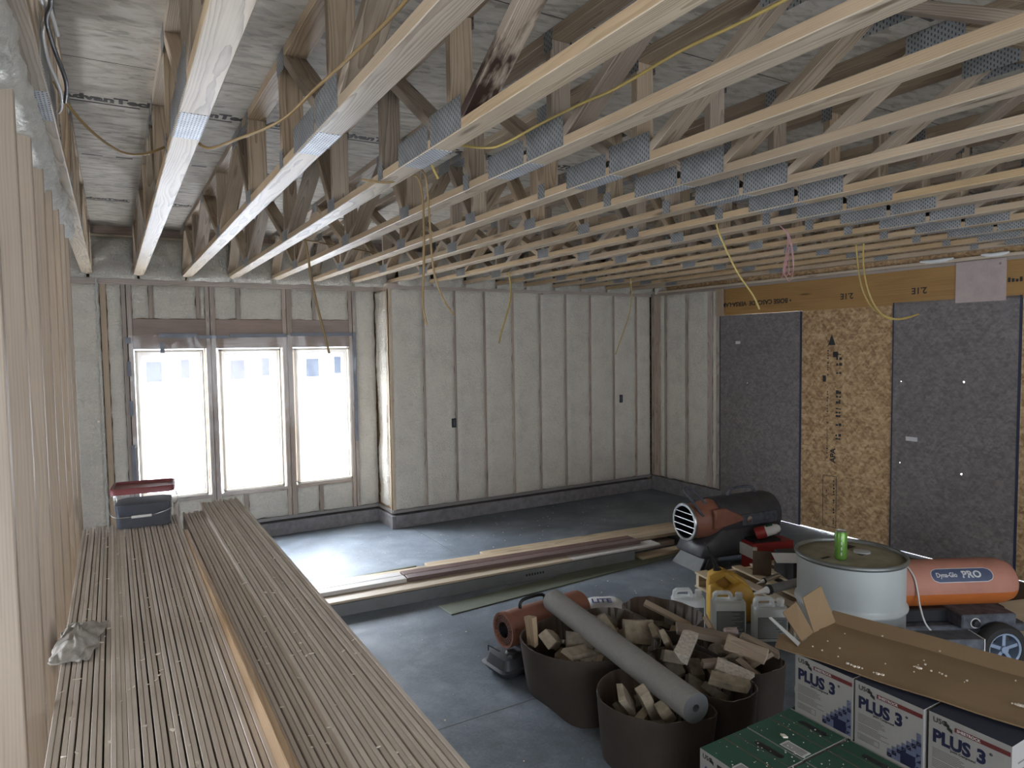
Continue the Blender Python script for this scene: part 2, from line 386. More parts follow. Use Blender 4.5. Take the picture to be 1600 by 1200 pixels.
def thing(name, label, cat, loc=(0, 0, 0), rz=0, group=None, rot=None):
    o = bpy.data.objects.new(name, None); COL.objects.link(o); o.location = loc; o.rotation_euler = rot or (0, 0, rz); o.empty_display_size = .1
    return tag(o, label, cat, group)
def dup(root, loc, rot=None, label=None, group=None, parent=None):
    r_ = root.copy(); COL.objects.link(r_); r_.location = loc
    if rot is not None: r_.rotation_euler = rot
    if label: r_['label'] = label
    if group: r_['group'] = group
    if parent: r_.parent = parent
    for ch in root.children:
        c = ch.copy(); COL.objects.link(c); c.parent = r_
        for g in ch.children: d = g.copy(); COL.objects.link(d); d.parent = c
    return r_
def beam(name, p0, p1, wid, thk, mat, parent=None, bevel=.0025, side=(1, 0, 0), label=None, edge=None):
    """lumber from p0 to p1 (centre line); wid measured along `side`, thk across"""
    a, b = Vector(p0), Vector(p1); d = b - a; L = d.length; d.normalize()
    sd = Vector(side); sd = (sd - d * sd.dot(d)).normalized(); n = d.cross(sd)
    g_ = B().box(0, L, -wid / 2, wid / 2, -thk / 2, thk / 2)
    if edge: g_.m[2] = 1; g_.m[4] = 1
    o = g_.obj(name, [mat, edge] if edge else mat, parent, bevel=bevel)
    mm = Matrix((d, sd, n)).transposed().to_4x4(); mm.translation = a
    o.matrix_local = mm
    if label: o['label'] = label
    return o
def frame(origin, xd, yd):
    x = Vector(xd).normalized(); y = Vector(yd); y = (y - x * y.dot(x)).normalized(); z = x.cross(y)
    mm = Matrix((x, y, z)).transposed().to_4x4(); mm.translation = Vector(origin); return mm
def foam_slab(name, x0, x1, z0, z1, mat='foam', parent=None, amp=.02, thick=.05, edge=.016, seed=0, step=.03, kind=None):
    """spray foam bay in local XZ, face towards -Y, bulging, ragged at its edges"""
    nx = max(3, int((x1 - x0) / step)); nz = max(3, int((z1 - z0) / step)); v = []; f = []
    for j in range(nz + 1):
        for i in range(nx + 1):
            u, t = i / nx, j / nz
            x = x0 + (x1 - x0) * u; z = z0 + (z1 - z0) * t
            q = Vector((x * 3.1 + seed * 9.7, seed * 3.3, z * 3.1))
            d = noise.noise(q) * amp + noise.noise(q * 4.3) * amp * .45 + noise.noise(q * 9) * amp * .35 + noise.noise(q * 19) * amp * .2
            e = min(u * (x1 - x0), (1 - u) * (x1 - x0), t * (z1 - z0), (1 - t) * (z1 - z0)) / edge
            e = max(0, min(1, e)); r_ = 1 - (1 - e) ** 2
            if i in (0, nx): x += noise.noise(Vector((z * 9, seed, i))) * .012
            if j in (0, nz): z += noise.noise(Vector((x * 9, seed, j + 5))) * .015
            v.append((x, -(thick * .55 * r_) + d * r_, z))
    for j in range(nz):
        for i in range(nx): a = j * (nx + 1) + i; f.append((a, a + 1, a + nx + 2, a + nx + 1))
    return B().add(v, f).obj(name, mat, parent, smooth=60, kind=kind)

CEIL, TB = 3.30, 2.84
# ------------------------------------------------------------ floor, ceiling, outdoors
def struct(o): o['kind'] = 'structure'; return o
fl = struct(B().box(-4.2, 6.83, -3.2, 8.05, -.2, 0).obj('floor', 'concrete'))
jb = B(); jb.box(2.93, 2.936, -3, 7.4, 0, .0008); jb.box(-.2, 6.6, 3.33, 3.336, 0, .0008)
jb.obj('control_joint', 'ink_grey', fl)
cl = struct(B().box(-4.2, 7.0, -3.2, 8.1, CEIL, CEIL + .02).obj('ceiling', 'ceiling'))
tb = B(); tb2 = B()
for i in range(-1, 17):
    x = -.13 + .4259 * i
    for yy, sc in ((3.86, 1), (1.42, 1), (6.3, .8), (-1.0, 1)):
        ofs = (i * 37 % 5 - 2) * .02
        tb.text('AdvanTech', .10 * sc, frame((x + ofs, yy, CEIL - .0008), (1, 0, 0), (0, -1, 0)), bold=.05, sx=.9)
        tb.box(x + ofs, x + .3, yy + .03, yy + .045, CEIL - .001, CEIL)
    tb2.box(x + .02, x + .13, 4.92, 4.93, CEIL - .001, CEIL); tb2.box(x + .2, x + .29, 4.9, 4.93, CEIL - .001, CEIL)
tb.obj('printed_lettering', 'ink_dim', cl); tb2.obj('printed_mark', 'ink_grey', cl)
# outdoors
gr = struct(B().box(-60, 90, 8.2, 90, -.6, -.5).obj('ground', 'snow'))
hs = thing('neighbouring_house', 'white sided house across the yard, seen through the three windows', 'house', (4, 22, -.5))
B().box(-22, 24, 0, 8, 0, 6.5).obj('wall', 'facade', hs)
for xx in (.82, 3.07, 5.32, -1.5, 7.6):
    B().box(xx - 4, xx - 3.6, -.03, .01, 1.72, 2.3).obj('window', 'darkglass', hs)
    B().box(xx - 4 + .9, xx - 4 + 1.12, -.03, .01, 1.8, 2.35).obj('window', 'darkglass', hs)

# ------------------------------------------------------------ window wall
WY = 7.89
ww = struct(B().box(-4.2, 7.0, WY + .14, WY + .16, 0, .54).obj('wall_far', 'osb'))
sb = B(); sb.box(-4.2, .16, WY + .14, WY + .16, .54, CEIL); sb.box(2.46, 7.0, WY + .14, WY + .16, .54, CEIL)
sb.box(.16, 2.46, WY + .14, WY + .16, 2.14, CEIL); sb.box(.86, .97, WY + .14, WY + .16, .54, 2.14); sb.box(1.65, 1.765, WY + .14, WY + .16, .54, 2.14)
sb.obj('sheathing', 'osb', ww)
def stud_y(x0, x1, z0, z1, mat='framing', parent=ww, y0=WY, dep=.14, name='wall_stud'):
    return beam(name, ((x0 + x1) / 2, y0 + dep / 2, z0), ((x0 + x1) / 2, y0 + dep / 2, z1), x1 - x0, dep, mat, parent, side=(1, 0, 0))
ZP = 2.775
beam('top_plate', (-4.1, WY + .07, 2.805), (2.74, WY + .07, 2.805), .14, .066, 'framing', ww, side=(0, 1, 0))
beam('sill_plate', (-4.1, WY + .07, .19), (2.74, WY + .07, .19), .14, .038, 'treated', ww, side=(0, 1, 0))
struct(B().box(-4.1, 2.75, WY - .03, WY + .14, 0, .15).obj('baseboard_far', 'curb', bevel=.004))
for a, b in ((.10, .138), (.145, .19)): stud_y(a, b, .21, ZP)
for a, b in ((.345, .384), (.785, .82), (.872, .912), (.918, .966), (1.18, 1.222), (1.661, 1.705), (1.71, 1.765), (2.0, 2.038), (2.42, 2.458), (2.465, 2.503)):
    full = (a, b) in ((.872, .912), (.918, .966), (1.661, 1.705), (1.71, 1.765), (2.42, 2.458), (2.465, 2.503))
    if full: stud_y(a, b, .21, ZP)
    else: stud_y(a, b, 2.435, ZP, name='cripple_stud')
for a, b in ((.5, .54), (1.2, 1.24), (2.02, 2.06)): stud_y(a, b, .21, .52, name='cripple_stud')
stud_y(-.083, -.03, .21, ZP, 'stud')
for a, b in ((.19, .872), (.966, 1.661), (1.765, 2.42)):
    beam('window_header', (a, WY + .03, 2.275), (b, WY + .03, 2.275), .04, .31, 'header', ww, side=(0, 1, 0))
    beam('rough_sill', (a, WY + .07, .53), (b, WY + .07, .53), .14, .034, 'framing', ww, side=(0, 1, 0))
# foam bays
bays = [(-.62, -.085, .21, ZP), (-.028, .1, .21, ZP), (.19, .345, 2.435, ZP), (.384, .785, 2.435, ZP), (.82, .872, 2.435, ZP), (.966, 1.18, 2.435, ZP), (1.222, 1.661, 2.435, ZP),
        (1.765, 2.0, 2.435, ZP), (2.038, 2.42, 2.435, ZP), (2.503, 2.74, .21, ZP), (.19, .5, .21, .51), (.54, .872, .21, .51), (.966, 1.2, .21, .51), (1.24, 1.661, .21, .51),
        (1.765, 2.02, .21, .51), (2.06, 2.42, .21, .51), (-1.3, -.66, .21, ZP)]
for i, (a, b, c, d) in enumerate(bays):
    o = foam_slab('foam_panel', a + .002, b - .002, c, d, 'foam', ww, seed=i + 1, amp=.014, thick=.04); o.location = (0, WY + .02, 0)
# ragged foam ridge, lit by the windows
v = []
pts = []
for i in range(60):
    z = .21 + i * (2.62 / 59); pts.append((-.105 + noise.noise(Vector((z * 14, 0, 0))) * .012, WY - .012 + noise.noise(Vector((z * 9, 4, 0))) * .012, z))
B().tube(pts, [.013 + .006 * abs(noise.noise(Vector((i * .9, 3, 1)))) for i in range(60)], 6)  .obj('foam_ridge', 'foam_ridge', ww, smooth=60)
# windows
for n, (a, b) in enumerate(((.2, .84), (.995, 1.63), (1.785, 2.42)), 1):
    z0, z1 = .56, 2.11
    g = B(); t = .042; y0, y1 = WY + .02, WY + .115
    g.box(a, a + .02, WY - .005, y1, z0, z1); g.box(b - .02, b, WY - .005, y1, z0, z1); g.box(a, b, WY - .005, y1, z0, z0 + .02); g.box(a, b, WY - .005, y1, z1 - .02, z1)
    wn = struct(g.obj('window_%d' % n, 'jamb', None))
    g = B(); a2, b2, c2, d2 = a + .02, b - .02, z0 + .02, z1 - .02
    g.box(a2, a2 + t, WY + .06, WY + .11, c2, d2); g.box(b2 - t, b2, WY + .06, WY + .11, c2, d2); g.box(a2 + t, b2 - t, WY + .06, WY + .11, c2, c2 + t); g.box(a2 + t, b2 - t, WY + .06, WY + .11, d2 - t, d2)
    g.obj('sash_frame', 'vinyl', wn, bevel=.003)
    g = B(); xm = (a + b) / 2
    g.box(xm - .004, xm + .004, WY + .08, WY + .088, c2 + t, d2 - t)
    for zz in (1.64, 1.2): g.box(a2 + t, b2 - t, WY + .079, WY + .087, zz - .004, zz + .004)
    g.obj('grille_bar', 'vinyl', wn)
    g = B(); g.add([(a2 + t, WY + .092, c2 + t), (b2 - t, WY + .092, c2 + t), (b2 - t, WY + .092, d2 - t), (a2 + t, WY + .092, d2 - t)], [(0, 1, 2, 3)])
    g.obj('pane', 'glass', wn)
# clear plastic sheet taped over all three
v = []; f = []; nx, nz = 70, 50
for j in range(nz + 1):
    for i in range(nx + 1):
        x = .15 + 2.33 * i / nx; z = .5 + 1.76 * j / nz
        q = Vector((x * 5, z * 1.3, 0)); d = noise.noise(q) * .012 + abs(noise.noise(Vector((x * 16 + z * 5, z * 3, 2)))) * .012 * (1 + 1.5 * (z > 2.0 and x < 1))
        v.append((x, WY - .028 - d, z))
for j in range(nz):
    for i in range(nx): a = j * (nx + 1) + i; f.append((a, a + 1, a + nx + 2, a + nx + 1))
ps = tag(B().add(v, f).obj('plastic_sheet', 'film', smooth=80), 'clear plastic sheeting taped over the three windows', 'plastic sheet')
tp_ = thing('sealing_tape', 'torn grey tape strips around the edges of the clear plastic sheet', 'tape', (1.3, WY - .033, 2.2))
def strip(x0, x1, z0, z1, y=-.036):
    B().box(x0 - 1.3, x1 - 1.3, y + .033, y + .037, z0 - 2.2, z1 - 2.2).obj('tape_strip', 'tape', tp_)
for x0, x1, z, h in ((.42, .78, 2.235, .045), (.785, 1.09, 2.225, .035), (1.1, 1.7, 2.235, .04), (1.74, 2.45, 2.245, .04)): strip(x0, x1, z, z + h)
for q in ((2.455, 2.49, 1.0, 2.29), (.13, .165, 1.45, 1.6), (.135, .165, .75, 1.15), (.12, .17, 2.18, 2.24), (.13, .16, 1.85, 2.0), (.43, .47, 2.08, 2.19)): strip(*q)

# ------------------------------------------------------------ rim foam above the window wall and back wall
for i in range(-2, 18):
    x0 = -.2155 + .4259 * i + .089; x1 = x0 + .337
    y = 7.56 if x1 < 2.8 else 7.3
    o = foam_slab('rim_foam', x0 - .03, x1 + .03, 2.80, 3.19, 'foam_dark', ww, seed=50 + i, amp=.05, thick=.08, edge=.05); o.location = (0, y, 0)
    v = []; f = []
    # foam slope from the rim down to the plate
    for j in range(7):
        for k in range(9):
            u = k / 8; t = j / 6
            v.append((x0 - .03 + .4 * u, y - .02 + t * (WY + .02 - 7.56) * (1 if x1 < 2.8 else .3), 2.83 + .06 * (1 - t) ** 2 + noise.noise(Vector((u * 4 + i, t * 3, i))) * .018))
    for j in range(6):
        for k in range(8): a = j * 9 + k; f.append((a, a + 1, a + 10, a + 9))
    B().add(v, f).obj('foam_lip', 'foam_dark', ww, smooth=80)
beam('rim_board', (-4.1, 7.63, 3.245), (6.7, 7.63, 3.245), .11, .038, 'header', ww, side=(0, 0, 1))
beam('rim_ledger', (-4.1, 7.59, 3.2), (6.7, 7.59, 3.2), .04, .02, 'tan', ww, side=(0, 0, 1))

# ------------------------------------------------------------ back wall (right of the jog) and its return
BY = 7.4186; X0 = 3.1687
wb = struct(B().box(2.75, 6.85, BY + .14, BY + .16, 0, TB).obj('wall_back', 'osb'))
xs = [X0 + .4064 * i for i in range(9)]
beam('top_plate', (2.74, BY + .07, 2.805), (6.7, BY + .07, 2.805), .14, .066, 'framing', wb, side=(0, 1, 0))
beam('sill_plate', (2.74, BY + .07, .19), (6.7, BY + .07, .19), .14, .038, 'treated', wb, side=(0, 1, 0))
for x in xs: stud_y(x - .013, x + .013, .21, ZP, 'framing', wb, BY)
stud_y(2.738, 2.775, .21, ZP, 'tan', wb, BY, .04)
edges = [2.775] + xs + [6.68]
for i in range(len(edges) - 1):
    a = edges[i] + (.011 if i else 0); b = edges[i + 1] - (.011 if i < len(xs) else 0)
    o = foam_slab('foam_panel', a, b, .21, ZP, 'foam', wb, seed=20 + i, amp=.012, thick=.03); o.location = (0, BY + .013, 0)
struct(B().box(2.76, 6.668, BY - .03, BY + .14, 0, .15).obj('baseboard_back', 'curb', bevel=.004))
struct(B().box(2.715, 2.76, BY - .03, WY, 0, .15).obj('baseboard_return', 'curb', bevel=.004))
wr_ = struct(B().box(2.76, 2.78, BY + .14, WY + .14, 0, TB).obj('wall_return', 'osb'))
beam('corner_stud', (2.757, BY + .045, .21), (2.757, BY + .045, ZP), .038, .085, 'stud', wr_, side=(1, 0, 0))
beam('sill_plate', (2.80, BY + .02, .19), (2.80, WY, .19), .14, .038, 'treated', wr_, side=(1, 0, 0))
beam('top_plate', (2.80, BY + .02, 2.805), (2.80, WY, 2.805), .13, .066, 'framing', wr_, side=(1, 0, 0))
o = foam_slab('foam_panel', 0, .36, .21, ZP, 'foam', wr_, seed=41, amp=.02, thick=.07); o.rotation_euler = (0, 0, -PI / 2); o.location = (2.775, WY - .01, 0)
# outlet boxes
for x, z, s_ in ((3.535, 1.18, 0), (6.13, 1.34, 1)):
    t = thing('outlet_box', ('dark electrical box on the back wall, nearer the right corner' if s_ else 'dark electrical box on the back wall, nearer the windows'), 'electrical box', (x, BY - .012, z))
    B().box(-.03, .03, 0, .045, -.055, .055).obj('box_body', 'black', t, bevel=.004)
    B().box(-.012, .012, -.006, .002, -.04, .04).obj('box_clamp', 'dusty', t)

# ------------------------------------------------------------ right wall
RX = 6.698
wr = struct(B().box(RX + .14, RX + .16, 5.95, 8.0, 0, CEIL).obj('wall_right', 'osb'))
def stud_x(y0, y1, z0, z1, mat='framing', parent=wr):
    return beam('wall_stud', (RX + .07, (y0 + y1) / 2, z0), (RX + .07, (y0 + y1) / 2, z1), y1 - y0, .14, mat, parent, side=(0, 1, 0))
stud_x(7.25, 7.36, .21, ZP, 'framing'); stud_x(7.365, 7.42, .21, ZP, 'framing')
ys = [(7.25, 7.15), (7.12, 6.745), (6.71, 6.345), (6.27, 6.2)]
for y0, y1 in ((7.12, 7.15), (6.71, 6.745), (6.27, 6.345), (6.14, 6.2)): stud_x(y0, y1, .21, ZP)
for i, (a, b) in enumerate(ys):
    o = foam_slab('foam_panel', 0, a - b, .21, ZP, 'foam', wr, seed=80 + i, amp=.016, thick=.03); o.rotation_euler = (0, 0, -PI / 2); o.location = (RX + .015, a, 0)
beam('top_plate', (RX + .07, 7.41, 2.825), (RX + .07, -3, 2.825), .14, .03, 'tan', wr, side=(1, 0, 0))
beam('top_plate', (RX + .07, 7.41, 2.792), (RX + .07, -3, 2.792), .13, .034, 'framing', wr, side=(1, 0, 0))
struct(B().box(RX - .03, RX + .14, 6.1, BY - .03, 0, .2).obj('baseboard_right', 'curb', bevel=.004))
hb = thing('header_beam', 'long brown laminated header beam above the sheathing panels on the right', 'beam', (RX + .03, 6.06, 2.611))
beam('beam_body', (0, 0, 0), (0, -9.0, 0), .06, .332, 'lvl', hb, side=(1, 0, 0))
g = B()
fr = lambda y, z: frame((RX - .0012 - (RX + .03), y - 6.06, z - 2.611), (0, 1, 0), (0, 0, -1))     # upside-down stamps
g.text('\u2022 BOISE CASCADE  VERSA-LAM', .075, fr(5.08, 2.60), bold=.03, sx=1.0)
for y in (4.33, 3.585): g.text('2.1E', .085, fr(y, 2.60), bold=.02, sx=1.0)
for k in range(14): g.box(RX - .0012 - (RX + .03), RX - .0006 - (RX + .03), 3.0 - k * .03 - .02 - 6.06, 3.0 - k * .03 - 6.06, 2.585 - 2.611, 2.625 - 2.611 - (k % 3) * .008)
M180 = g
g.obj('printed_stamp', 'ink_black', hb)
B().box(-.04, .02, -3.14, -2.76 + .03, -.18, .19).obj('splice_block', 'pinkblock', hb, bevel=.003, label='pale pinkish block lapped over the beam')
tag(beam('end_block', (RX + .01, 6.13, 2.44), (RX + .01, 6.13, 2.79), .11, .06, 'stud', side=(0, 1, 0)), 'short pale stud block at the left end of the brown header beam', 'lumber')

def panel(name, label, y1, y0, z0, z1, mat, holes=(), x=RX, cat='panel', navy=True, marks=None):
    t = thing(name, label, cat, (x, y0, z0)); wd = y1 - y0; h = z1 - z0
    ysn = sorted({0, wd} | {q for (a, b, r_) in holes for q in (a - y0 - r_, a - y0 + r_)}); zn = sorted({0, h} | {q for (a, b, r_) in holes for q in (b - z0 - r_, b - z0 + r_)})
    g = B()
    for i in range(len(ysn) - 1):
        for j in range(len(zn) - 1):
            cy, cz = (ysn[i] + ysn[i + 1]) / 2, (zn[j] + zn[j + 1]) / 2
            if any(abs(cy + y0 - a) < r_ and abs(cz + z0 - b) < r_ for a, b, r_ in holes): continue
            a, b, c, d = ysn[i], ysn[i + 1], zn[j], zn[j + 1]
            # local XY plane = panel face (x=y_world, y=z_world), thin in local z
            g.box(a, b, c, d, 0, .011)
    o = g.obj('board_face', mat, t)
    mm = Matrix(((0, 0, 1, 0), (1, 0, 0, 0), (0, 1, 0, 0), (0, 0, 0, 1))); o.matrix_local = mm
    if navy:
        B().box(-.003, .012, -.004, .014, 0, h).obj('coated_edge', 'navy', t)
        B().box(-.003, .012, wd - .008, wd + .004, 0, h).obj('coated_edge', 'navy', t)
    return t
W_ = .005
p1 = panel('sheathing_panel', 'weathered grey sheathing panel left of the warm brown one', 6.135, 4.95, .004, 2.444, 'greyosb', [(5.70, 1.605, W_)])
p2 = panel('sheathing_panel', 'warm brown wood strand sheathing panel with printed black lettering', 4.95, 3.905, .008, 2.46, 'osb', [], x=RX + .014, navy=False)
p3 = panel('sheathing_panel', 'weathered grey sheathing panel right of the warm brown one', 3.905, 2.80, .004, 2.47, 'greyosb', [(3.246, 1.709, .007), (3.25, .859, .007), (3.818, 1.694, W_), (3.817, .886, W_)])
p4 = panel('sheathing_panel', 'brown strand sheathing panel cut off by the right edge of the photo', 2.80, 1.7, .004, 2.47, 'osb', [], x=RX + .014, navy=False)
g = B(); g.box(-.004, 0, .86, .93, 2.08, 2.115); g.obj('paper_sticker', 'paper', p1)
g = B(); g.box(-.004, 0, .85, .96, 1.11, 1.15); g.obj('paper_sticker', 'paper', p3)
g = B(); fr = lambda y, z: frame((-.0012, y - 3.905, z - .008), (0, 0, -1), (0, -1, 0))
# lettering runs down the sheet
g.add([(-.001, .63, 2.05), (-.001, .72, 2.05), (-.001, .675, 2.17)], [(0, 1, 2)])
def stamp(g, y, z, txt, size, bold=.03, sx=1.0):
    # viewer looks along +X: right in the picture is -Y; letters turned a quarter turn
    g.text(txt, size, frame((-.0012, y - 3.905, z - .008), (0, 0, 1), (0, 1, 0)), bold=bold, sx=sx)
def worn(g, y, z0, z1, h, seed):       # rubbed print, no longer readable
    rr = random.Random(seed); z = z0
    while z < z1:
        w_ = rr.uniform(.25, .7) * h
        for q in range(2 if h > .05 else 1):
            o_ = q * h * .5; g.box(-.0008, 0, y - 3.905 - o_ - h * rr.uniform(.25, .48), y - 3.905 - o_, z, z + w_ * rr.uniform(.5, 1))
        z += w_ + rr.uniform(.08, .3) * h + (h * .8 if rr.random() < .15 else 0)
stamp(g, 4.525, .78, 'APA', .085); worn(g, 4.525, 1.03, 1.36, .07, 1); worn(g, 4.525, 1.42, 1.62, .07, 2); worn(g, 4.525, 1.74, 1.98, .07, 3)
worn(g, 4.63, .82, 1.2, .035, 4); worn(g, 4.63, 1.32, 1.6, .035, 5); worn(g, 4.63, 1.72, 2.1, .035, 6)
g.box(-.001, 0, .74, .78, 1.65, 1.72); g.box(-.001, 0, .6, .66, 1.92, 1.98)
for q in ((.60, .606, .06, .62), (.76, .766, .06, .62)): g.box(-.001, 0, *q)
g.box(-.001, 0, .60, .766, .06, .066); g.box(-.001, 0, .60, .766, .62, .626)
worn(g, 4.545, .1, .58, .05, 7); worn(g, 4.63, .2, .45, .03, 8)
g.obj('printed_lettering', 'ink_black', p2)

# rest of the shell: wall beyond the studs, wall behind the camera with a wide opening, right side behind panels
g = B(); g.box(-4.2, -4.1, -3.2, 1.7, 0, CEIL); g.box(-4.2, -4.1, 4.5, 8.0, 0, CEIL); g.box(-4.2, -4.1, 1.7, 4.5, 1.95, CEIL); g.box(-4.2, -4.1, 1.7, 4.5, 0, .45)  # unseen opening added here to light the drywall stack and trusses
wl = struct(g.obj('wall_left', 'osb'))
g = B(); g.box(-4.2, -2.2, -3.1, -3.0, 0, CEIL); g.box(4.6, 7.0, -3.1, -3.0, 0, CEIL); g.box(-2.2, 4.6, -3.1, -3.0, 2.6, CEIL); g.box(-2.2, 4.6, -3.1, -3.0, 0, .3)  # out of view; opening shaped for low, soft light inside
struct(g.obj('wall_behind', 'osb'))
g = B(); g.box(RX + .07, RX + .09, -3.1, 1.7, 0, TB); g.box(RX + .07, RX + .09, -3.1, 6.1, TB, CEIL)
struct(g.obj('wall_side', 'osb'))

# ------------------------------------------------------------ left stud wall
ORD = ['first', 'second', 'third', 'fourth', 'fifth', 'sixth', 'seventh', 'eighth', 'ninth', 'tenth', 'eleventh', 'twelfth', 'thirteenth', 'fourteenth', 'fifteenth', 'sixteenth', 'seventeenth', 'eighteenth']
LX = -.18
for i in range(8):
    y = 1.635 + .4064 * i
    nm = 'nearest and leftmost' if i == 0 else ('farthest' if i == 7 else ORD[i] + ' from the front')
    z1 = 2.745
    o = beam('wall_stud', (LX - .07, y + .019, .04), (LX - .07, y + .019, z1), .14, .038, 'stud', side=(1, 0, 0))
    tag(o, 'bare wooden stud of the left wall, ' + nm + ' of its row', 'stud', 'studs of the left wall')
tp = struct(B().obj('trim_1', 'framing')) if False else None
wp = struct(beam('wall_stud_plate', (LX - .07, -.5, 2.79), (LX - .07, 4.6, 2.79), .15, .075, 'framing', side=(1, 0, 0)))
wp.name = 'wall_partition'
beam('bottom_plate', (LX - .07, -.5, .02), (LX - .07, 4.6, .02), .14, .038, 'framing', None, side=(1, 0, 0)).name = 'trim_1'
bpy.data.objects['trim_1']['kind'] = 'structure'
# foam crust along that plate
v = []; f = []; n = 210; path = [Vector(q) for q in ((-.33, 0, 2.744), (-.25, 0, 2.738), (-.188, 0, 2.728), (-.160, 0, 2.755), (-.155, 0, 2.80), (-.170, 0, 2.832), (-.212, 0, 2.836))]
path = catmull(path, 3); m_ = len(path)
for i in range(n + 1):
    y = .4 + 4.2 * i / n
    for k, q in enumerate(path):
        a = noise.noise(Vector((y * 5, k * .35, 0))) + .6 * noise.noise(Vector((y * 13, k * .8, 4))) + .35 * noise.noise(Vector((y * 31, k * 1.7, 8)))
        d = Vector((q.x + .24, 0, q.z - 2.80)).normalized() * a * .016
        v.append((q.x + d.x, y + .006 * a, q.z + d.z))
for i in range(n):
    for k in range(m_ - 1): a = i * m_ + k; f.append((a, a + 1, a + m_ + 1, a + m_))
o = B().add(v, f).obj('foam_crust', 'foam_ridge', wp, smooth=60); o.matrix_parent_inverse = wp.matrix_basis.inverted()

# ------------------------------------------------------------ floor trusses overhead
CW = .089
COLST = []
def make_truss():
    t = thing('floor_truss', '', 'truss', (0, 0, TB))
    Y1, Y0 = 7.62, -2.9
    zt = CEIL - TB; th = .038
    beam('bottom_chord', (CW / 2, 2.50, th / 2), (CW / 2, Y1, th / 2), CW, th, 'truss', t, edge='truss_edge')
    beam('bottom_chord', (CW / 2, 2.497, th / 2), (CW / 2, Y0, th / 2), CW, th, 'truss', t, edge='truss_edge')
    beam('top_chord', (CW / 2, 3.9, zt - th / 2), (CW / 2, Y1, zt - th / 2), CW, th, 'truss_web', t)
    beam('top_chord', (CW / 2, 3.897, zt - th / 2), (CW / 2, Y0, zt - th / 2), CW, th, 'truss_web', t)
    zb, zu = th, zt - th
    for y in (7.60, 6.46, 4.885, 3.70, 2.93, 2.22, .64, -.9):
        beam('vertical_web', (CW / 2, y, zb), (CW / 2, y, zu), CW, th, 'truss_web', t)
    webs = [(7.56, 7.2), (6.52, 7.12), (6.40, 5.74), (4.95, 5.66), (4.83, 4.12), (3.76, 4.04), (2.32, 2.86), (2.15, 1.50), (.70, 1.42), (.58, -.1), (-.84, -.18), (-.96, -1.7)]
    for i, (a, b) in enumerate(webs):
        d = Vector((0, b - a, zu - zb)).normalized() * .012
        wb_ = beam('diagonal_web', (CW / 2, a + d.y, zb + d.z), (CW / 2, b - d.y, zu - d.z), CW, th, 'truss_web', t)
        if i == 7: COLST.append(wb_.data)
    # toothed connector plates: (y0, y1, z0, z1)
    pl = [(2.125, 2.385, .004, .118), (2.41, 2.71, .004, .10), (2.905, 2.965, .002, .075), (3.66, 3.79, .004, .07), (4.80, 4.96, .004, .078), (6.36, 6.56, .004, .078), (7.5, 7.62, .004, .078), (.52, .76, .004, .09),
          (4.0, 4.17, zt - .075, zt - .003), (5.62, 5.78, zt - .075, zt - .003), (7.08, 7.24, zt - .075, zt - .003), (2.84, 2.96, zt - .085, zt - .003), (3.67, 3.73, zt - .07, zt - .003), (1.36, 1.58, zt - .09, zt - .003), (2.19, 2.25, zt - .08, zt - .003), (3.84, 3.96, zt - .04, zt - .003), (-.25, -.05, zt - .09, zt - .003)]
    for j, (a, b, c, d) in enumerate(pl):
        B().box(-.0018, 0, a, b, c, d).obj('connector_plate', 'plate_side', t)
        B().box(CW, CW + .0018, a, b, c, d).obj('connector_plate', 'plate_side', t)
    B().box(.003, CW - .003, 2.38, 2.66, -.0018, 0).obj('splice_plate', 'plate_flat', t)
    B().box(.003, CW - .003, 3.80, 4.08, zt - th - .0018, zt - th).obj('splice_plate', 'plate_flat', t)
    return t
tr0 = make_truss()
for i in range(16):
    x = -.2155 + .4259 * i
    if i == 0: lb = 'floor truss overhead closest to the left stud wall, wires lying along it'
    elif i == 15: lb = 'floor truss overhead farthest right, above the brown header beam'
    else: lb = '%s floor truss overhead, counting from the left stud wall' % ORD[i]
    dz = (0, .0, .0, 0)[i % 4]
    if i == 0: tr0.location = (x, 0, TB); tr0['label'] = lb; tr0['group'] = 'floor trusses overhead'
    else:
        tt = dup(tr0, (x, 0, TB + dz), label=lb, group='floor trusses overhead')
        if i == 3:
            for ch in tt.children:
                if ch.data == COLST[0]: ch.data = ch.data.copy(); ch.data.materials[0] = M['stained_web']; ch['label'] = 'dark stained diagonal web'
def edge_truss(): pass
# blocking between the last truss and the wall, white foam stuck on it
g = B(); 
for k, (y, l) in enumerate(((3.35, .3), (2.9, .22))):
    v = []; f = []
    g.tube([(RX - .01, y + q * l, 2.845 - .012 * math.sin(q * PI)) for q in (0, .2, .4, .6, .8, 1)], [.008, .018, .022, .018, .02, .008], 7)
g.obj('foam_blob', 'white', wr, smooth=60)

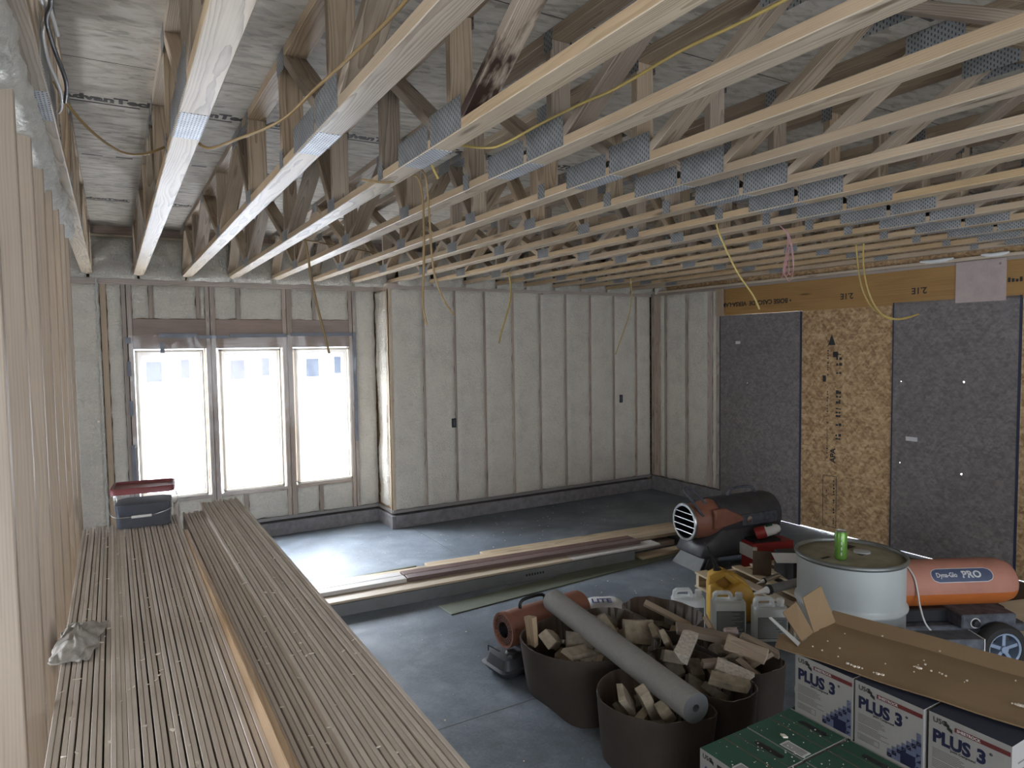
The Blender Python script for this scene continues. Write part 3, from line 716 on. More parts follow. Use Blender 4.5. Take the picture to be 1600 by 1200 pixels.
# ------------------------------------------------------------ cables
def cable(name, label, pts, r_, mat, cat='cable', group=None, n=7, sm=6):
    return tag(B().tube(pts, r_, n, smooth=sm).obj(name, mat, smooth=60), label, cat, group)
cable('cable', 'brown cable sagging from the wires on the left up to the second truss', [(-.12, 2.55, 2.93), (-.08, 2.57, 2.86), (-.02, 2.68, 2.82), (.06, 2.84, 2.81), (.14, 2.98, 2.85), (.215, 3.03, 2.9)], .0048, 'cable_t')
cable('cable', 'tan cable looping from the second truss across the third truss near the ceiling', [(.29, 2.80, 2.89), (.33, 2.72, 2.83), (.40, 2.5, 2.815), (.50, 2.28, 2.83), (.565, 2.12, 2.885), (.60, 1.9, 2.90), (.62, 1.6, 2.9), (.625, 1.3, 2.9), (.65, .9, 2.9)], .0052, 'cable_t')
for k, (dx, dz, lb) in enumerate(((0, 0, 'upper'), (.02, -.03, 'middle'), (.012, .03, 'lower'))):
    pts = [(-.112 + dx + .012 * math.sin(j * 1.7 + k * 2), 1.2 + j * .16, 2.90 + dz + .022 * math.sin(j * 1.3 + k)) for j in range(11 - 2 * k)]
    cable('cable', ('white and black wires bunched along the leftmost truss, the %s one') % lb, pts, .0055, ('cable_w', 'black', 'cable_w')[k], 'cable', 'wires along the leftmost truss')
cable('cable', 'yellow cable stapled along the side of the fourth truss toward the hanging loops', [(1.27, 2.78, 2.84), (1.21, 2.72, 2.90), (1.2, 2.6, 2.93), (1.31, 2.42, 2.885), (1.36, 2.35, 2.89), (1.46, 2.24, 2.95), (1.478, 2.0, 2.955), (1.478, 1.8, 2.945), (1.478, 1.5, 2.955), (1.478, 1.2, 2.945), (1.478, .7, 2.955)], .0052, 'cable_y')
def hang(label, x, y, z0, z1, mat, bend=(0, 0), r_=.005, kink=.01, group='cables hanging from the trusses'):
    pts = []
    for j in range(7):
        t = j / 6; pts.append((x + bend[0] * t * t + kink * math.sin(t * 5), y + bend[1] * t * t, z0 + (z1 - z0) * t))
    return cable('hanging_cable', label, pts, r_, mat, group=group)
cable('hanging_cable', 'brown cable arching over and hanging down in a long loop, left of its twin', [(.98, 2.95, 2.84), (1.1, 2.93, 2.835), (1.2, 2.93, 2.88), (1.245, 2.93, 2.86), (1.262, 2.93, 2.75), (1.26, 2.93, 2.5), (1.25, 2.93, 2.3), (1.268, 2.93, 2.20)], .0052, 'cable_t', group='cables hanging from the trusses')
cable('hanging_cable', 'tan cable from the yellow run hanging down to a white stripped end', [(1.150, 2.78, 2.86), (1.21, 2.83, 2.885), (1.255, 2.87, 2.84), (1.272, 2.88, 2.65), (1.285, 2.88, 2.45), (1.33, 2.88, 2.32), (1.385, 2.88, 2.245)], .0048, 'cable_t', group='cables hanging from the trusses')
cable('hanging_cable', 'tan cable dangling in front of the windows', [(1.10, 5.15, 2.95), (1.24, 5.15, 2.93), (1.275, 5.16, 2.88), (1.31, 5.16, 2.6), (1.36, 5.16, 2.35), (1.41, 5.16, 2.13), (1.425, 5.16, 2.06)], .009, 'cable_t', group='cables hanging from the trusses')
cable('cable', 'thin tan cable stretched between the trusses near the windows', [(1.1, 5.3, 2.95), (1.6, 5.5, 2.93), (2.2, 5.9, 2.93)], .006, 'cable_t')
hang('curved yellow cable hanging near the left part of the back wall', 3.6, 6.16, 2.87, 2.13, 'cable_y', (-.10, 0), .009, .03)
hang('thin yellow cable hanging near the far right corner', 5.27, 6.19, 2.87, 1.98, 'cable_y', (-.12, .1), .006, .03)
cable('hanging_cable', 'yellow cable hanging in front of the first grey panel', [(3.33, 3.08, 2.92), (3.335, 3.08, 2.83), (3.36, 3.06, 2.74), (3.46, 3.03, 2.55), (3.55, 2.98, 2.40), (3.60, 2.97, 2.31)], .006, 'cable_y', group='cables hanging from the trusses')
cable('hanging_cable', 'yellow cable loop swinging right in front of the warm brown panel', [(5.02, 3.16, 2.95), (4.99, 3.15, 2.75), (4.98, 3.12, 2.55), (5.02, 3.08, 2.38), (5.12, 3.05, 2.28), (5.25, 3.0, 2.26), (5.4, 2.95, 2.30), (5.30, 2.98, 2.275), (5.18, 3.02, 2.265), (5.06, 3.1, 2.34), (5.0, 3.16, 2.5), (4.99, 3.2, 2.75), (5.0, 3.22, 2.95)], .0065, 'cable_y', group='cables hanging from the trusses')
g = B()
for k in range(4):
    a = k * 1.6; g.tube([(3.70, 2.95, 2.87), (3.78, 2.95, 2.845), (3.86 + .012 * math.cos(a), 2.95, 2.78), (3.86 + .05 * math.cos(a), 2.95 + .03 * math.sin(a), 2.60), (3.84 + .06 * math.cos(a + 1), 2.95, 2.50 + .02 * k), (3.85 + .03 * math.cos(a + 2), 2.96, 2.55), (3.86, 2.95, 2.72)], .003, 5, smooth=5)
tag(g.obj('wire_bundle', 'cable_p', smooth=60), 'tangled bundle of thin pink wires hanging from the trusses', 'wires')

# ------------------------------------------------------------ drywall sheets standing on edge
sh0 = None; pitch = .0131; x = -.163; n = 0
XS = []
for k in range(56):
    XS.append(x); x += .0117 + (.0011 if k % 2 == 0 else .0042)
    if -.02 < x < .025: x -= .0012 if k % 2 == 0 else .0036
scale_x = (.606 + .163) / (XS[-1] + .0117 + .163)
sh = {}
for k, xx in enumerate(XS):
    X = -.163 + (xx + .163) * scale_x; t = .0117 * scale_x
    right = X > .388
    if .262 < X < .292: continue
    top = 1.2 + R.uniform(-.003, .003) + (.022 if right else 0); yl = (4.27 if right else 4.06 + max(0, X) * .25) + R.uniform(-.03, .03)
    key = (k % 2, right)
    y0 = .55 + R.uniform(-.02, .02)
    g = B(); c = .0016; L = yl - y0
    sec = [(0, 0), (t, 0), (t, top - c), (t - c * .8, top), (c * .8, top), (0, top - c)]
    # extruded along Y
    g.v = [(a, 0, b) for a, b in sec] + [(a, L, b) for a, b in sec]
    g.f = [list(range(6)), list(reversed(range(6, 12)))] + [[i, i + 6, (i + 1) % 6 + 6, (i + 1) % 6] for i in range(6)]; g.m = [0] * 8
    o = g.obj('drywall_sheet', 'drywall' if k % 2 else 'drywall2', loc=(X, y0, 0))
    lb = 'drywall sheet on edge in the raised right-hand group of the long stack' if right else 'drywall sheet on edge in the wide left-hand group, between stud wall and plank'
    tag(o, lb, 'drywall sheet', 'drywall sheets, raised right group' if right else 'drywall sheets, wide left group')
    if k == 0: o['label'] = 'outermost drywall sheet of the stack, against the left stud wall'
    if k == 55: o['label'] = 'outermost drywall sheet of the stack, facing the open floor'
g = B()
pk = beam('plank', (.279, .6, 1.205), (.283, 3.72, 1.13), .02, .15, 'plank', side=(1, 0, 0))
tag(pk, 'long dusty plank on edge poking up between the drywall sheets', 'plank')
g = B()
for k in range(300):
    X = R.uniform(-.15, .6); Y = R.uniform(.9, 4.0); z = 1.2 + (.022 if X > .388 else 0)
    if .26 < X < .295: continue
    a = R.uniform(0, PI) if R.random() < .3 else R.uniform(-.5, .5); l = R.uniform(.0025, .008) * (2.0 if R.random() < .08 else 1); h = R.uniform(.001, .0028)
    mm = Matrix.Translation((X, Y, z + h * .5)) @ Euler((R.uniform(-.3, .3), R.uniform(-.3, .3), a)).to_matrix().to_4x4()
    g.prism([(-l, -h), (0, -h * 1.4), (l, -h * .6), (l * .8, h), (-l * .7, h * 1.2)], -h * .5, h * .5, 0, mm)
tag(g.obj('plaster_crumbs', 'crumb'), 'plaster crumbs scattered over the top of the drywall stack', 'debris', kind='stuff')

# bin on the drywall
t = thing('storage_bin', 'clear bin with red lid and dark blue contents on the drywall stack', 'bin', (.113, 3.985, 1.203), rz=-.1)
def rrect(w_, d_, r_, n=5):
    p = []
    for cx, cy, a0 in ((w_ / 2 - r_, d_ / 2 - r_, 0), (-w_ / 2 + r_, d_ / 2 - r_, 90), (-w_ / 2 + r_, -d_ / 2 + r_, 180), (w_ / 2 - r_, -d_ / 2 + r_, 270)):
        for i in range(n + 1): a = math.radians(a0 + 90 * i / n); p.append((cx + r_ * math.cos(a), cy + r_ * math.sin(a)))
    return p
def loft(g, rings, mi=0, cap0=True, cap1=True, mat=None):
    n = len(rings[0][0]); v = []; f = []
    for p, z in rings: v += [(x_, y_, z) for x_, y_ in p]
    for j in range(len(rings) - 1):
        for i in range(n): k = (i + 1) % n; f.append((j * n + i, j * n + k, (j + 1) * n + k, (j + 1) * n + i))
    if cap0: f.append(tuple(reversed(range(n))))
    if cap1: f.append(tuple(range((len(rings) - 1) * n, len(rings) * n)))
    g.add(v, f, mi, mat); return g
loft(B(), [(rrect(.245, .185, .03), 0), (rrect(.265, .205, .03), .165), (rrect(.272, .212, .03), .167), (rrect(.272, .212, .03), .19)], cap1=False).obj('bin_body', 'binclear', t, smooth=40)
loft(B(), [(rrect(.238, .178, .028), .004), (rrect(.252, .19, .028), .12), (rrect(.21, .15, .028), .128)]).obj('bin_contents', 'binfill', t, smooth=40)
g = loft(B(), [(rrect(.292, .232, .035), .178), (rrect(.292, .232, .035), .202), (rrect(.282, .222, .03), .208), (rrect(.268, .208, .03), .208), (rrect(.262, .202, .03), .198)])
g.obj('bin_lid', 'lid', t, smooth=40)
g = B().tube([(-.142, 0, .165), (-.155, -.03, .13), (-.15, -.08, .09), (-.12, -.118, .068), (-.05, -.125, .066), (.03, -.125, .066), (.08, -.122, .075), (.13, -.10, .09), (.158, -.05, .12), (.15, -.01, .155), (.142, 0, .165)], .0022, 6, smooth=5)
hd = g.obj('wire_handle', 'steel', t, smooth=60)
B().tube([(-.05, -.128, .066), (.04, -.128, .067)], .007, 10).obj('handle_grip', 'white', hd, smooth=60)

# rag
v = []; f = []; nx, ny = 26, 30
for j in range(ny + 1):
    for i in range(nx + 1):
        u, q = i / nx - .5, j / ny - .5
        r_ = (u * u * 4 + q * q * 4) ** .5
        z = .03 * max(0, 1 - r_ ** 4) + .022 * noise.noise(Vector((u * 5, q * 7, 3))) + .012 * abs(noise.noise(Vector((u * 12, q * 9, 9)))) 
        v.append((u * .115 + .014 * noise.noise(Vector((q * 6, u * 3, 1))), q * .30 + .03 * noise.noise(Vector((u * 6, q * 3, 7))), max(.002, z * (1.1 - r_ * .5) + .004)))
for j in range(ny):
    for i in range(nx): a = j * (nx + 1) + i; f.append((a, a + 1, a + nx + 2, a + nx + 1))
o = B().add(v, f).obj('cloth_rag', 'rag', smooth=80, loc=(-.126, 2.44, 1.206), rot=(0, 0, -.12)); tag(o, 'crumpled grey rag at the left edge of the drywall stack', 'rag')
md = o.modifiers.new('t', 'SOLIDIFY'); md.thickness = .004

# ------------------------------------------------------------ lumber on the floor
def board(label, p0, p1, w_, t_, mat, cat='board', name='board', group=None, bevel=.003):
    o = beam(name, p0, p1, w_, t_, mat, side=(0, 1, 0), bevel=bevel); return tag(o, label, cat, group)
GRP = 'lumber pile on the floor'
board('long flat olive cardboard strip lying on the floor in front of the lumber', (2.2, 4.85, .004), (4.9, 5.0, .004), .22, .008, 'pallet')
bpy.data.objects['board'].data.materials[0] = M['olive']
board('grey steel-coloured long board stack at the front of the lumber pile', (.9, 5.245, .05), (4.3, 5.03, .05), .06, .1, 'grey_slab')
board('long cream board lying on top of the grey front board', (.9, 5.30, .112), (3.6, 5.13, .112), .16, .018, 'tan')
board('white end of the long cream board with a ragged tip', (3.6, 5.13, .112), (4.62, 5.065, .112), .155, .016, 'white_board')
board('lower support board under the lumber pile', (.9, 5.55, .026), (5.0, 5.38, .026), .4, .05, 'framing')
for k, (dy, lb) in enumerate(((0, 'front'), (.105, 'rear'))):
    board('white primed board on the lumber pile, %s one of the pair by the drywall' % lb, (.9, 5.44 + dy, .136), (2.07, 5.36 + dy, .136), .1, .034, 'white_board')
    board('dark brown board on the lumber pile, %s one of the pair' % lb, (2.08, 5.36 + dy, .138), (4.45, 5.14 + dy, .138), .1, .034, 'brown')
for k, xs_ in enumerate((1.0, 1.0, 2.4, 3.0)):
    yl = 5.62 + .1 * k - .093 * (xs_ - 1) - .001 * k
    board('long tan board behind the dark brown ones, %s from the front' % ORD[k], (xs_, yl, .108 - k * .006), (5.3, 5.22 + k * .103, .108 - k * .006), .095, .034, 'tan')
board('olive green trim strip along the back of the lumber pile', (.9, 5.85, .04), (2.35, 5.80, .04), .03, .08, 'olive')
board('lowest tan board sticking out under the orange nozzle heater', (4.36, 5.02, .02), (5.2, 5.0, .02), .12, .03, 'tan')
g = B()
for k in range(7): g.box(3.1 + k * .028, 3.1 + k * .028 + .016, 5.0745 - k * .0018, 5.0765 - k * .0018, .045, .065)
o = g.obj('printed_mark', 'ink_black'); o.parent = [x_ for x_ in bpy.data.objects if x_.get('label', '').startswith('grey steel')][0]
o.matrix_parent_inverse = Matrix(); pm = o.parent.matrix_basis.copy(); o.matrix_local = pm.inverted() @ frame((0, 0, 0), (1, 0, 0), (0, 1, 0))

# ------------------------------------------------------------ brown cartons full of offcuts
def carton(label, base, rim, h, text=False, flap=None):
    cx = sum(p[0] for p in base) / len(base); cy = sum(p[1] for p in base) / len(base)
    t = thing('open_carton', label, 'carton', (cx, cy, 0), group='open brown cartons of offcuts')
    P = catmull([Vector((x, y, 0)) for x, y in base], 4, True); Q = catmull([Vector((x, y, 0)) for x, y in rim], 4, True)
    n = len(P); v = []; f = []
    K = 7
    for side, ins in ((0, 0), (1, .006)):
        for k in range(K):
            u = k / (K - 1)
            for i in range(n):
                p = P[i].lerp(Q[i], u ** .8); d = Vector((cx, cy, 0)) - p; d.z = 0; d.normalize(); p = p + d * ins
                zz = h * u + (.012 * noise.noise(Vector((i * .45, cx * 5, 0))) if k == K - 1 else 0)
                v.append((p.x - cx, p.y - cy, max(zz, .006 * side)))
    mi = []
    for s_ in (0, 1):
        o = s_ * K * n
        for k in range(K - 1):
            for i in range(n):
                j = (i + 1) % n; q = (o + k * n + i, o + k * n + j, o + (k + 1) * n + j, o + (k + 1) * n + i)
                f.append(q if not s_ else tuple(reversed(q))); mi.append(s_)
    for i in range(n):
        j = (i + 1) % n; a = (K - 1) * n; f.append((a + i, a + j, K * n + a + j, K * n + a + i)); mi.append(1)
    f.append(tuple(reversed(range(n)))); mi.append(0)
    g = B(); g.v = v; g.f = [list(q) for q in f]; g.m = mi
    g.obj('carton_wall', ['brown_box', 'liner'], t, smooth=50)
    return t
C1 = carton('large open brown carton at the left, under the far end of the grey roll', [(2.12, 3.46), (2.10, 3.2), (2.13, 2.93), (2.4, 2.88), (2.70, 2.93), (2.74, 3.2), (2.72, 3.45), (2.4, 3.5)],
            [(2.05, 3.43), (1.99, 3.16), (2.13, 2.93), (2.42, 2.82), (2.66, 2.87), (2.79, 3.13), (2.78, 3.44), (2.4, 3.54)], .372)
C2 = carton('open brown carton in front, under the near end of the grey roll', [(2.08, 2.68), (2.05, 2.5), (2.08, 2.28), (2.22, 2.22), (2.36, 2.24), (2.39, 2.45), (2.37, 2.68), (2.22, 2.72)],
            [(2.03, 2.66), (1.97, 2.50), (2.05, 2.28), (2.2, 2.20), (2.37, 2.18), (2.41, 2.42), (2.38, 2.70), (2.2, 2.76)], .372)
C3 = carton('open brown carton at the back, beside the translucent jugs', [(2.86, 3.42), (2.84, 3.2), (2.86, 3.0), (3.0, 2.95), (3.14, 3.0), (3.17, 3.2), (3.14, 3.42), (3.0, 3.46)],
            [(2.84, 3.44), (2.82, 3.2), (2.82, 2.98), (2.98, 2.94), (3.16, 3.02), (3.21, 3.2), (3.14, 3.44), (3.0, 3.50)], .372)
C4 = carton('open brown carton between the front carton and the rightmost one', [(2.45, 2.74), (2.44, 2.5), (2.46, 2.28), (2.58, 2.24), (2.73, 2.28), (2.76, 2.5), (2.74, 2.74), (2.6, 2.8)],
            [(2.45, 2.78), (2.43, 2.5), (2.46, 2.26), (2.58, 2.2), (2.72, 2.24), (2.78, 2.46), (2.75, 2.78), (2.6, 2.83)], .372)
C5 = carton('rightmost open brown carton, closest to the white printed boxes', [(2.86, 2.8), (2.84, 2.58), (2.86, 2.38), (2.96, 2.35), (3.08, 2.38), (3.1, 2.58), (3.08, 2.8), (2.96, 2.84)],
            [(2.84, 2.84), (2.82, 2.58), (2.82, 2.34), (2.95, 2.31), (3.07, 2.35), (3.12, 2.58), (3.06, 2.84), (2.95, 2.88)], .372)
def chunk(name, label, loc, dims, rot, mat, cat='offcut', group=None, rag_=.14, seed=0):
    rr = random.Random(seed * 13 + 5); l, w_, t_ = dims; g = B()
    nn = 7; pts = []
    for a, b in ((-.5, -.5), (0, -.5), (.5, -.5), (.5, .1), (.5, .5), (-.1, .5), (-.5, .5)):
        pts.append(((a + rr.uniform(-rag_, rag_) * .6) * l, (b + rr.uniform(-rag_, rag_) * .6) * w_))
    n = len(pts); v = [(x, y, -t_ / 2 * rr.uniform(.8, 1.1)) for x, y in pts] + [(x * rr.uniform(.88, 1), y * rr.uniform(.88, 1), t_ / 2 * rr.uniform(.8, 1.15)) for x, y in pts]
    g.add(v, [tuple(reversed(range(n))), tuple(range(n, 2 * n))] + [(i, (i + 1) % n, n + (i + 1) % n, n + i) for i in range(n)])
    o = g.obj(name, mat, loc=loc, rot=rot, bevel=.002); return tag(o, label, cat, group)
def fill(nm, cx, cy, wx_, wy_, zt, nn, seed, mats):
    # rubble packed below the visible layer
    g = B(); rr = random.Random(seed)
    for k in range(36):
        l = rr.uniform(.04, .07); mm = Matrix.Translation((rr.uniform(-wx_, wx_) * .5, rr.uniform(-wy_, wy_) * .5, rr.uniform(.06, zt - .10))) @ Euler((rr.uniform(-1, 1), rr.uniform(-1, 1), rr.uniform(0, 3))).to_matrix().to_4x4()
        g.box(-l, l, -.035, .035, -.018, .018, 0, mm)
    tag(g.obj('rubble', 'stone_dark', loc=(cx, cy, 0)), 'offcuts packed low down inside the ' + nm, 'rubble', kind='stuff')
    gx = max(2, int(2 * wx_ / .12)); gy = max(2, int(2 * wy_ / .125)); k = 0
    for i in range(gx):
        for j in range(gy):
            x = cx - wx_ * .8 + 1.6 * wx_ * (i + .5) / gx + rr.uniform(-.015, .015); y = cy - wy_ * .8 + 1.6 * wy_ * (j + .5) / gy + rr.uniform(-.015, .015)
            m_ = rr.choice(mats); isw = m_ == 'stick'
            dims = (rr.uniform(.11, .17), rr.uniform(.05, .08), rr.uniform(.018, .035)) if isw else (rr.uniform(.08, .13), rr.uniform(.055, .09), rr.uniform(.025, .045))
            chunk('wood_offcut' if isw else 'stone_offcut', ('short wood offcut' if isw else 'broken tan stone offcut') + ' among the top layer in the ' + nm,
                  (x, y, zt - .03 + rr.uniform(-.025, .025)), dims, (rr.uniform(-.7, .7), rr.uniform(-.7, .7), rr.uniform(0, 3.1)), m_, 'offcut', 'offcuts in the ' + nm, seed=seed * 50 + k, rag_=.06 if isw else .14)
            k += 1
fill('large left carton', 2.42, 3.17, .31, .27, .30, 0, 1, ['stone', 'stone_dark', 'stone', 'stick'])
fill('front carton', 2.2, 2.46, .16, .22, .29, 0, 2, ['stone', 'stone_dark'])
fill('back carton by the jugs', 3.0, 3.2, .15, .21, .25, 0, 3, ['stone_dark', 'stick'])
fill('middle carton', 2.61, 2.5, .14, .24, .36, 0, 4, ['stone', 'stick', 'stone_dark', 'stone'])
fill('rightmost carton', 2.97, 2.58, .12, .22, .365, 0, 5, ['stick', 'stone', 'stick'])
ck = [
 ('stone_offcut', 'big rough tan stone slab standing up in the large left carton', (2.64, 3.05, .36), (.16, .13, .04), (1.2, .1, -.45), 'stone'),
 ('stone_offcut', 'upright angular stone piece just left of the big rough slab', (2.55, 3.22, .36), (.15, .06, .05), (.2, 1.0, -.3), 'stone'),
 ('stone_offcut', 'narrow tan stone piece leaning right of the big rough slab', (2.73, 2.99, .355), (.14, .07, .03), (1.0, .6, .5), 'stone'),
 ('stone_offcut', 'long greenish stone strip under the upper side of the grey roll', (2.50, 3.33, .37), (.22, .06, .035), (.3, .25, -.6), 'stone'),
 ('stone_offcut', 'rounded brown stone at the back of the large left carton', (2.60, 3.30, .34), (.09, .09, .06), (.3, .3, .2), 'stone_dark'),
 ('stone_offcut', 'flat buff stone lying at the front edge of the large left carton', (2.20, 3.05, .345), (.15, .08, .025), (.25, .1, .1), 'stone'),
 ('stone_offcut', 'tall dark slab propped under the roll in the large left carton', (2.26, 3.12, .36), (.16, .12, .03), (1.2, .1, -.5), 'stone_dark'),
 ('wood_offcut', 'ragged upright wood end at the far left corner of the large left carton', (2.07, 3.33, .39), (.16, .06, .035), (.1, 1.45, .3), 'stick'),
 ('stone_offcut', 'square grey stone leaning at the left inside the large left carton', (2.17, 3.28, .34), (.11, .09, .06), (.7, .4, .6), 'stone'),
 ('stone_offcut', 'leaning tan slab at the left of the front carton', (2.09, 2.50, .345), (.17, .09, .03), (.9, .9, .3), 'stone'),
 ('stone_offcut', 'white-edged stone block in the front carton', (2.15, 2.42, .36), (.17, .06, .05), (.5, 1.05, .25), 'stone'),
 ('stone_offcut', 'small square tan block in the front carton', (2.19, 2.34, .335), (.08, .06, .05), (.5, .9, .2), 'stone'),
 ('wood_offcut', 'slim pale wood stick poking out of the front carton beside the roll', (2.245, 2.32, .37), (.17, .03, .02), (.2, -.55, -1.1), 'stick'),
 ('wood_offcut', 'long wood strip leaning inside the back carton by the jugs', (3.02, 3.19, .335), (.30, .045, .02), (.4, .35, -1.0), 'stick'),
 ('stone_offcut', 'big speckled pale bar lying on top of the middle carton', (2.62, 2.64, .44), (.21, .075, .04), (.25, -.15, .55), 'speckle'),
 ('stone_offcut', 'dark square block beside the speckled pale bar', (2.52, 2.64, .40), (.11, .10, .05), (.2, .4, 1.0), 'stone_dark'),
 ('stone_offcut', 'upright tan piece behind the speckled pale bar', (2.60, 2.76, .42), (.11, .07, .03), (.9, .8, .4), 'stone'),
 ('wood_offcut', 'short tan block lying near the centre of the middle carton', (2.66, 2.46, .40), (.12, .04, .035), (.1, .05, -.4), 'stick'),
 ('stone_offcut', 'long wedge-shaped tan piece at the front of the middle carton', (2.59, 2.31, .385), (.19, .06, .04), (.3, .1, -.9), 'stone'),
 ('stone_offcut', 'pale dusty slab at the right side of the middle carton', (2.69, 2.36, .385), (.16, .08, .025), (.3, .3, -1.0), 'speckle'),
 ('wood_offcut', 'long grey plank end lying across the rightmost carton', (2.86, 2.70, .42), (.30, .075, .03), (.15, .1, -.85), 'stick'),
 ('wood_offcut', 'kite-shaped brown board piece at the front of the rightmost carton', (2.9, 2.46, .415), (.20, .10, .012), (.35, .2, -1.05), 'stick'),
 ('wood_offcut', 'short pinkish wood block on top of the rightmost carton', (3.0, 2.66, .425), (.08, .035, .02), (.1, .1, -.3), 'pinkblock'),
 ('wood_offcut', 'slanting stick at the right side of the rightmost carton', (3.03, 2.48, .40), (.19, .035, .03), (.2, .35, -1.0), 'stick'),
 ('wood_offcut', 'small upright tan board at the back of the rightmost carton', (2.98, 2.80, .41), (.09, .07, .02), (.8, .7, .3), 'stick'),
]
for i, (nm, lb, loc, dm, rt, mt) in enumerate(ck): chunk(nm, lb, (loc[0], loc[1], loc[2] + .02), tuple(q * 1.12 for q in dm), rt, mt, seed=900 + i)
# shreds of liner paper hanging inside the rims
# grey roll
a = Vector((2.375, 3.56, .465)); b = Vector((2.215, 2.165, .445)); d = (b - a); L = d.length
t = thing('felt_roll', 'long grey roll of flooring felt lying across the open brown cartons', 'roll', a, rot=Matrix.Rotation(0, 4, 'X').to_euler())
q = d.to_track_quat('Z', 'Y'); t.rotation_mode = 'QUATERNION'; t.rotation_quaternion = q
B().lathe([(.070, 0), (.070, L)], 40).obj('roll_body', 'rollfelt', t, smooth=60)
B().lathe([(.070, L), (.05, L + .001), (.018, L), (.018, L - .2)], 40, 0).obj('roll_end', 'rolldark', t, smooth=30); B().lathe([(.018, .2), (.018, 0), (.070, 0)], 40).obj('roll_end', 'rolldark', t, smooth=30)

# white bag behind the cartons
v = []; f = []
for j in range(9):
    for i in range(15):
        u, k = i / 14 - .5, j / 8 - .5
        v.append((u * .42, k * .26, .13 * max(0, 1 - (2 * u) ** 4) * max(0, 1 - (2 * k) ** 4) + .008 * noise.noise(Vector((u * 9, k * 9, 0))) + .004))
for j in range(8):
    for i in range(14): q_ = j * 15 + i; f.append((q_, q_ + 1, q_ + 16, q_ + 15))
v += [(x, y, 0) for x, y, z in v[:]]
f += [tuple(reversed([i + 135 for i in q_])) for q_ in f[:]]
bg_ = thing('material_bag', 'white bag with blue lettering lying behind the cartons and the small heater', 'bag', (3.2, 4.1, 0), rz=-.5)
B().add(v, f).obj('bag_body', 'paper', bg_, smooth=70)
g = B().text('LITE', .085, frame((-.10, -.09, .14), (1, 0, 0), (0, .85, .1)), bold=.03); g.obj('printed_lettering', 'ink_blue', bg_)

# ------------------------------------------------------------ jugs, jerry can
def jug(label, loc, rz, lev):
    t = thing('plastic_jug', label, 'jug', loc, rz, 'translucent jugs beside the cartons')
    W2, D2, H = .235, .13, .235
    g = B(); pr = [(rrect(W2 * .94, D2 * .92, .03), 0), (rrect(W2, D2, .035), .012), (rrect(W2, D2, .035), H - .012), (rrect(W2 * .97, D2 * .9, .035), H - .002), (rrect(W2 * .9, D2 * .72, .03), H)]
    loft(g, pr).obj('jug_body', 'jug', t, smooth=50)
    # handle: flat loop rising on the left, as a framed plate
    g = B(); 
    out = [(-.115, H - .015), (.035, H - .015), (.028, H + .045), (.012, H + .062), (-.085, H + .062), (-.108, H + .045)]
    inn = [(-.088, H + .008), (.008, H + .008), (.004, H + .034), (-.004, H + .042), (-.074, H + .042), (-.084, H + .034)]
    v = []; f = []; n_ = 6
    for y in (-.022, .022):
        for p in out + inn: v.append((p[0], y, p[1]))
    for k in range(n_):
        j = (k + 1) % n_
        f += [(k, j, 6 + j, 6 + k), (12 + k, 18 + k, 18 + j, 12 + j), (k, 12 + k, 12 + j, j), (6 + k, 6 + j, 18 + j, 18 + k)]
    g.add(v, f).obj('jug_handle', 'jug', t, bevel=.004, smooth=60)
    B().lathe([(.024, H - .005), (.022, H + .025)], 20, mat=Matrix.Translation((.078, 0, 0))).obj('jug_neck', 'jug', t, smooth=60)
    B().lathe([(.026, H + .022), (.026, H + .045), (.023, H + .05)], 20, mat=Matrix.Translation((.078, 0, 0)), cap=(True, True)).obj('jug_cap', 'white', t, smooth=40)
    g = B(); g.box(-.1, .1, -D2 / 2 - .0015, -D2 / 2, .02, .175); lb_ = g.obj('jug_label', 'jug_label', t)
    g = B(); rr = random.Random(int(loc[0] * 100))
    for k in range(15):
        z = .165 - k * .0095; g.box(-.095, -.095 + rr.uniform(.1, .185), -D2 / 2 - .0022, -D2 / 2 - .0014, z, z + .0028)
    g.obj('label_text', 'ink_white', lb_)
    return t
j0 = jug('leftmost translucent jug, just left of the yellow can', (3.585, 3.585, 0), -.53, .2)
jug('middle translucent jug, in front of the yellow can', (3.785, 3.385, 0), -.56, .2)
jug('rightmost translucent jug, next to the white drum', (3.94, 3.15, 0), -.56, .2)
bpy.data.objects['jug_cap'].name = 'jug_cap'
t = thing('fuel_can', 'yellow plastic fuel can with a black spout behind the translucent jugs', 'fuel can', (3.97, 3.545, 0), -.62)
t.scale = (1, 1, .9)
def xz(g, pts, y0, y1):
    n_ = len(pts); v = [(x, y0, z) for x, z in pts] + [(x, y1, z) for x, z in pts]
    g.add(v, [tuple(range(n_)), tuple(reversed(range(n_, 2 * n_)))] + [(i, n_ + i, n_ + (i + 1) % n_, (i + 1) % n_) for i in range(n_)]); return g
xz(B(), [(-.155, .0), (.165, .0), (.175, .22), (.155, .28), (.11, .315), (.07, .335), (.03, .31), (-.03, .25), (-.11, .325), (-.155, .31)], -.08, .08).obj('can_body', 'yellow', t, bevel=.012, smooth=50)
g = B(); xz(g, [(-.155, .29), (-.105, .31), (-.105, .335), (-.15, .39)], -.05, .05); xz(g, [(-.155, .385), (-.105, .325), (-.04, .378), (-.05, .42), (-.10, .418)], -.05, .05)
xz(g, [(-.045, .375), (.03, .30), (.075, .33), (-.005, .405), (-.05, .42)], -.05, .05); xz(g, [(-.01, .40), (.10, .30), (.155, .27), (.12, .33), (.03, .40)], -.05, .05)
g.obj('can_handle', 'yellow', t, bevel=.008, smooth=50)
xz(B(), [(-.11, .30), (-.03, .24), (.04, .31), (-.045, .385)], -.01, .05).obj('handle_recess', 'recess', t)  # back plate of the handle hole, its shade painted in
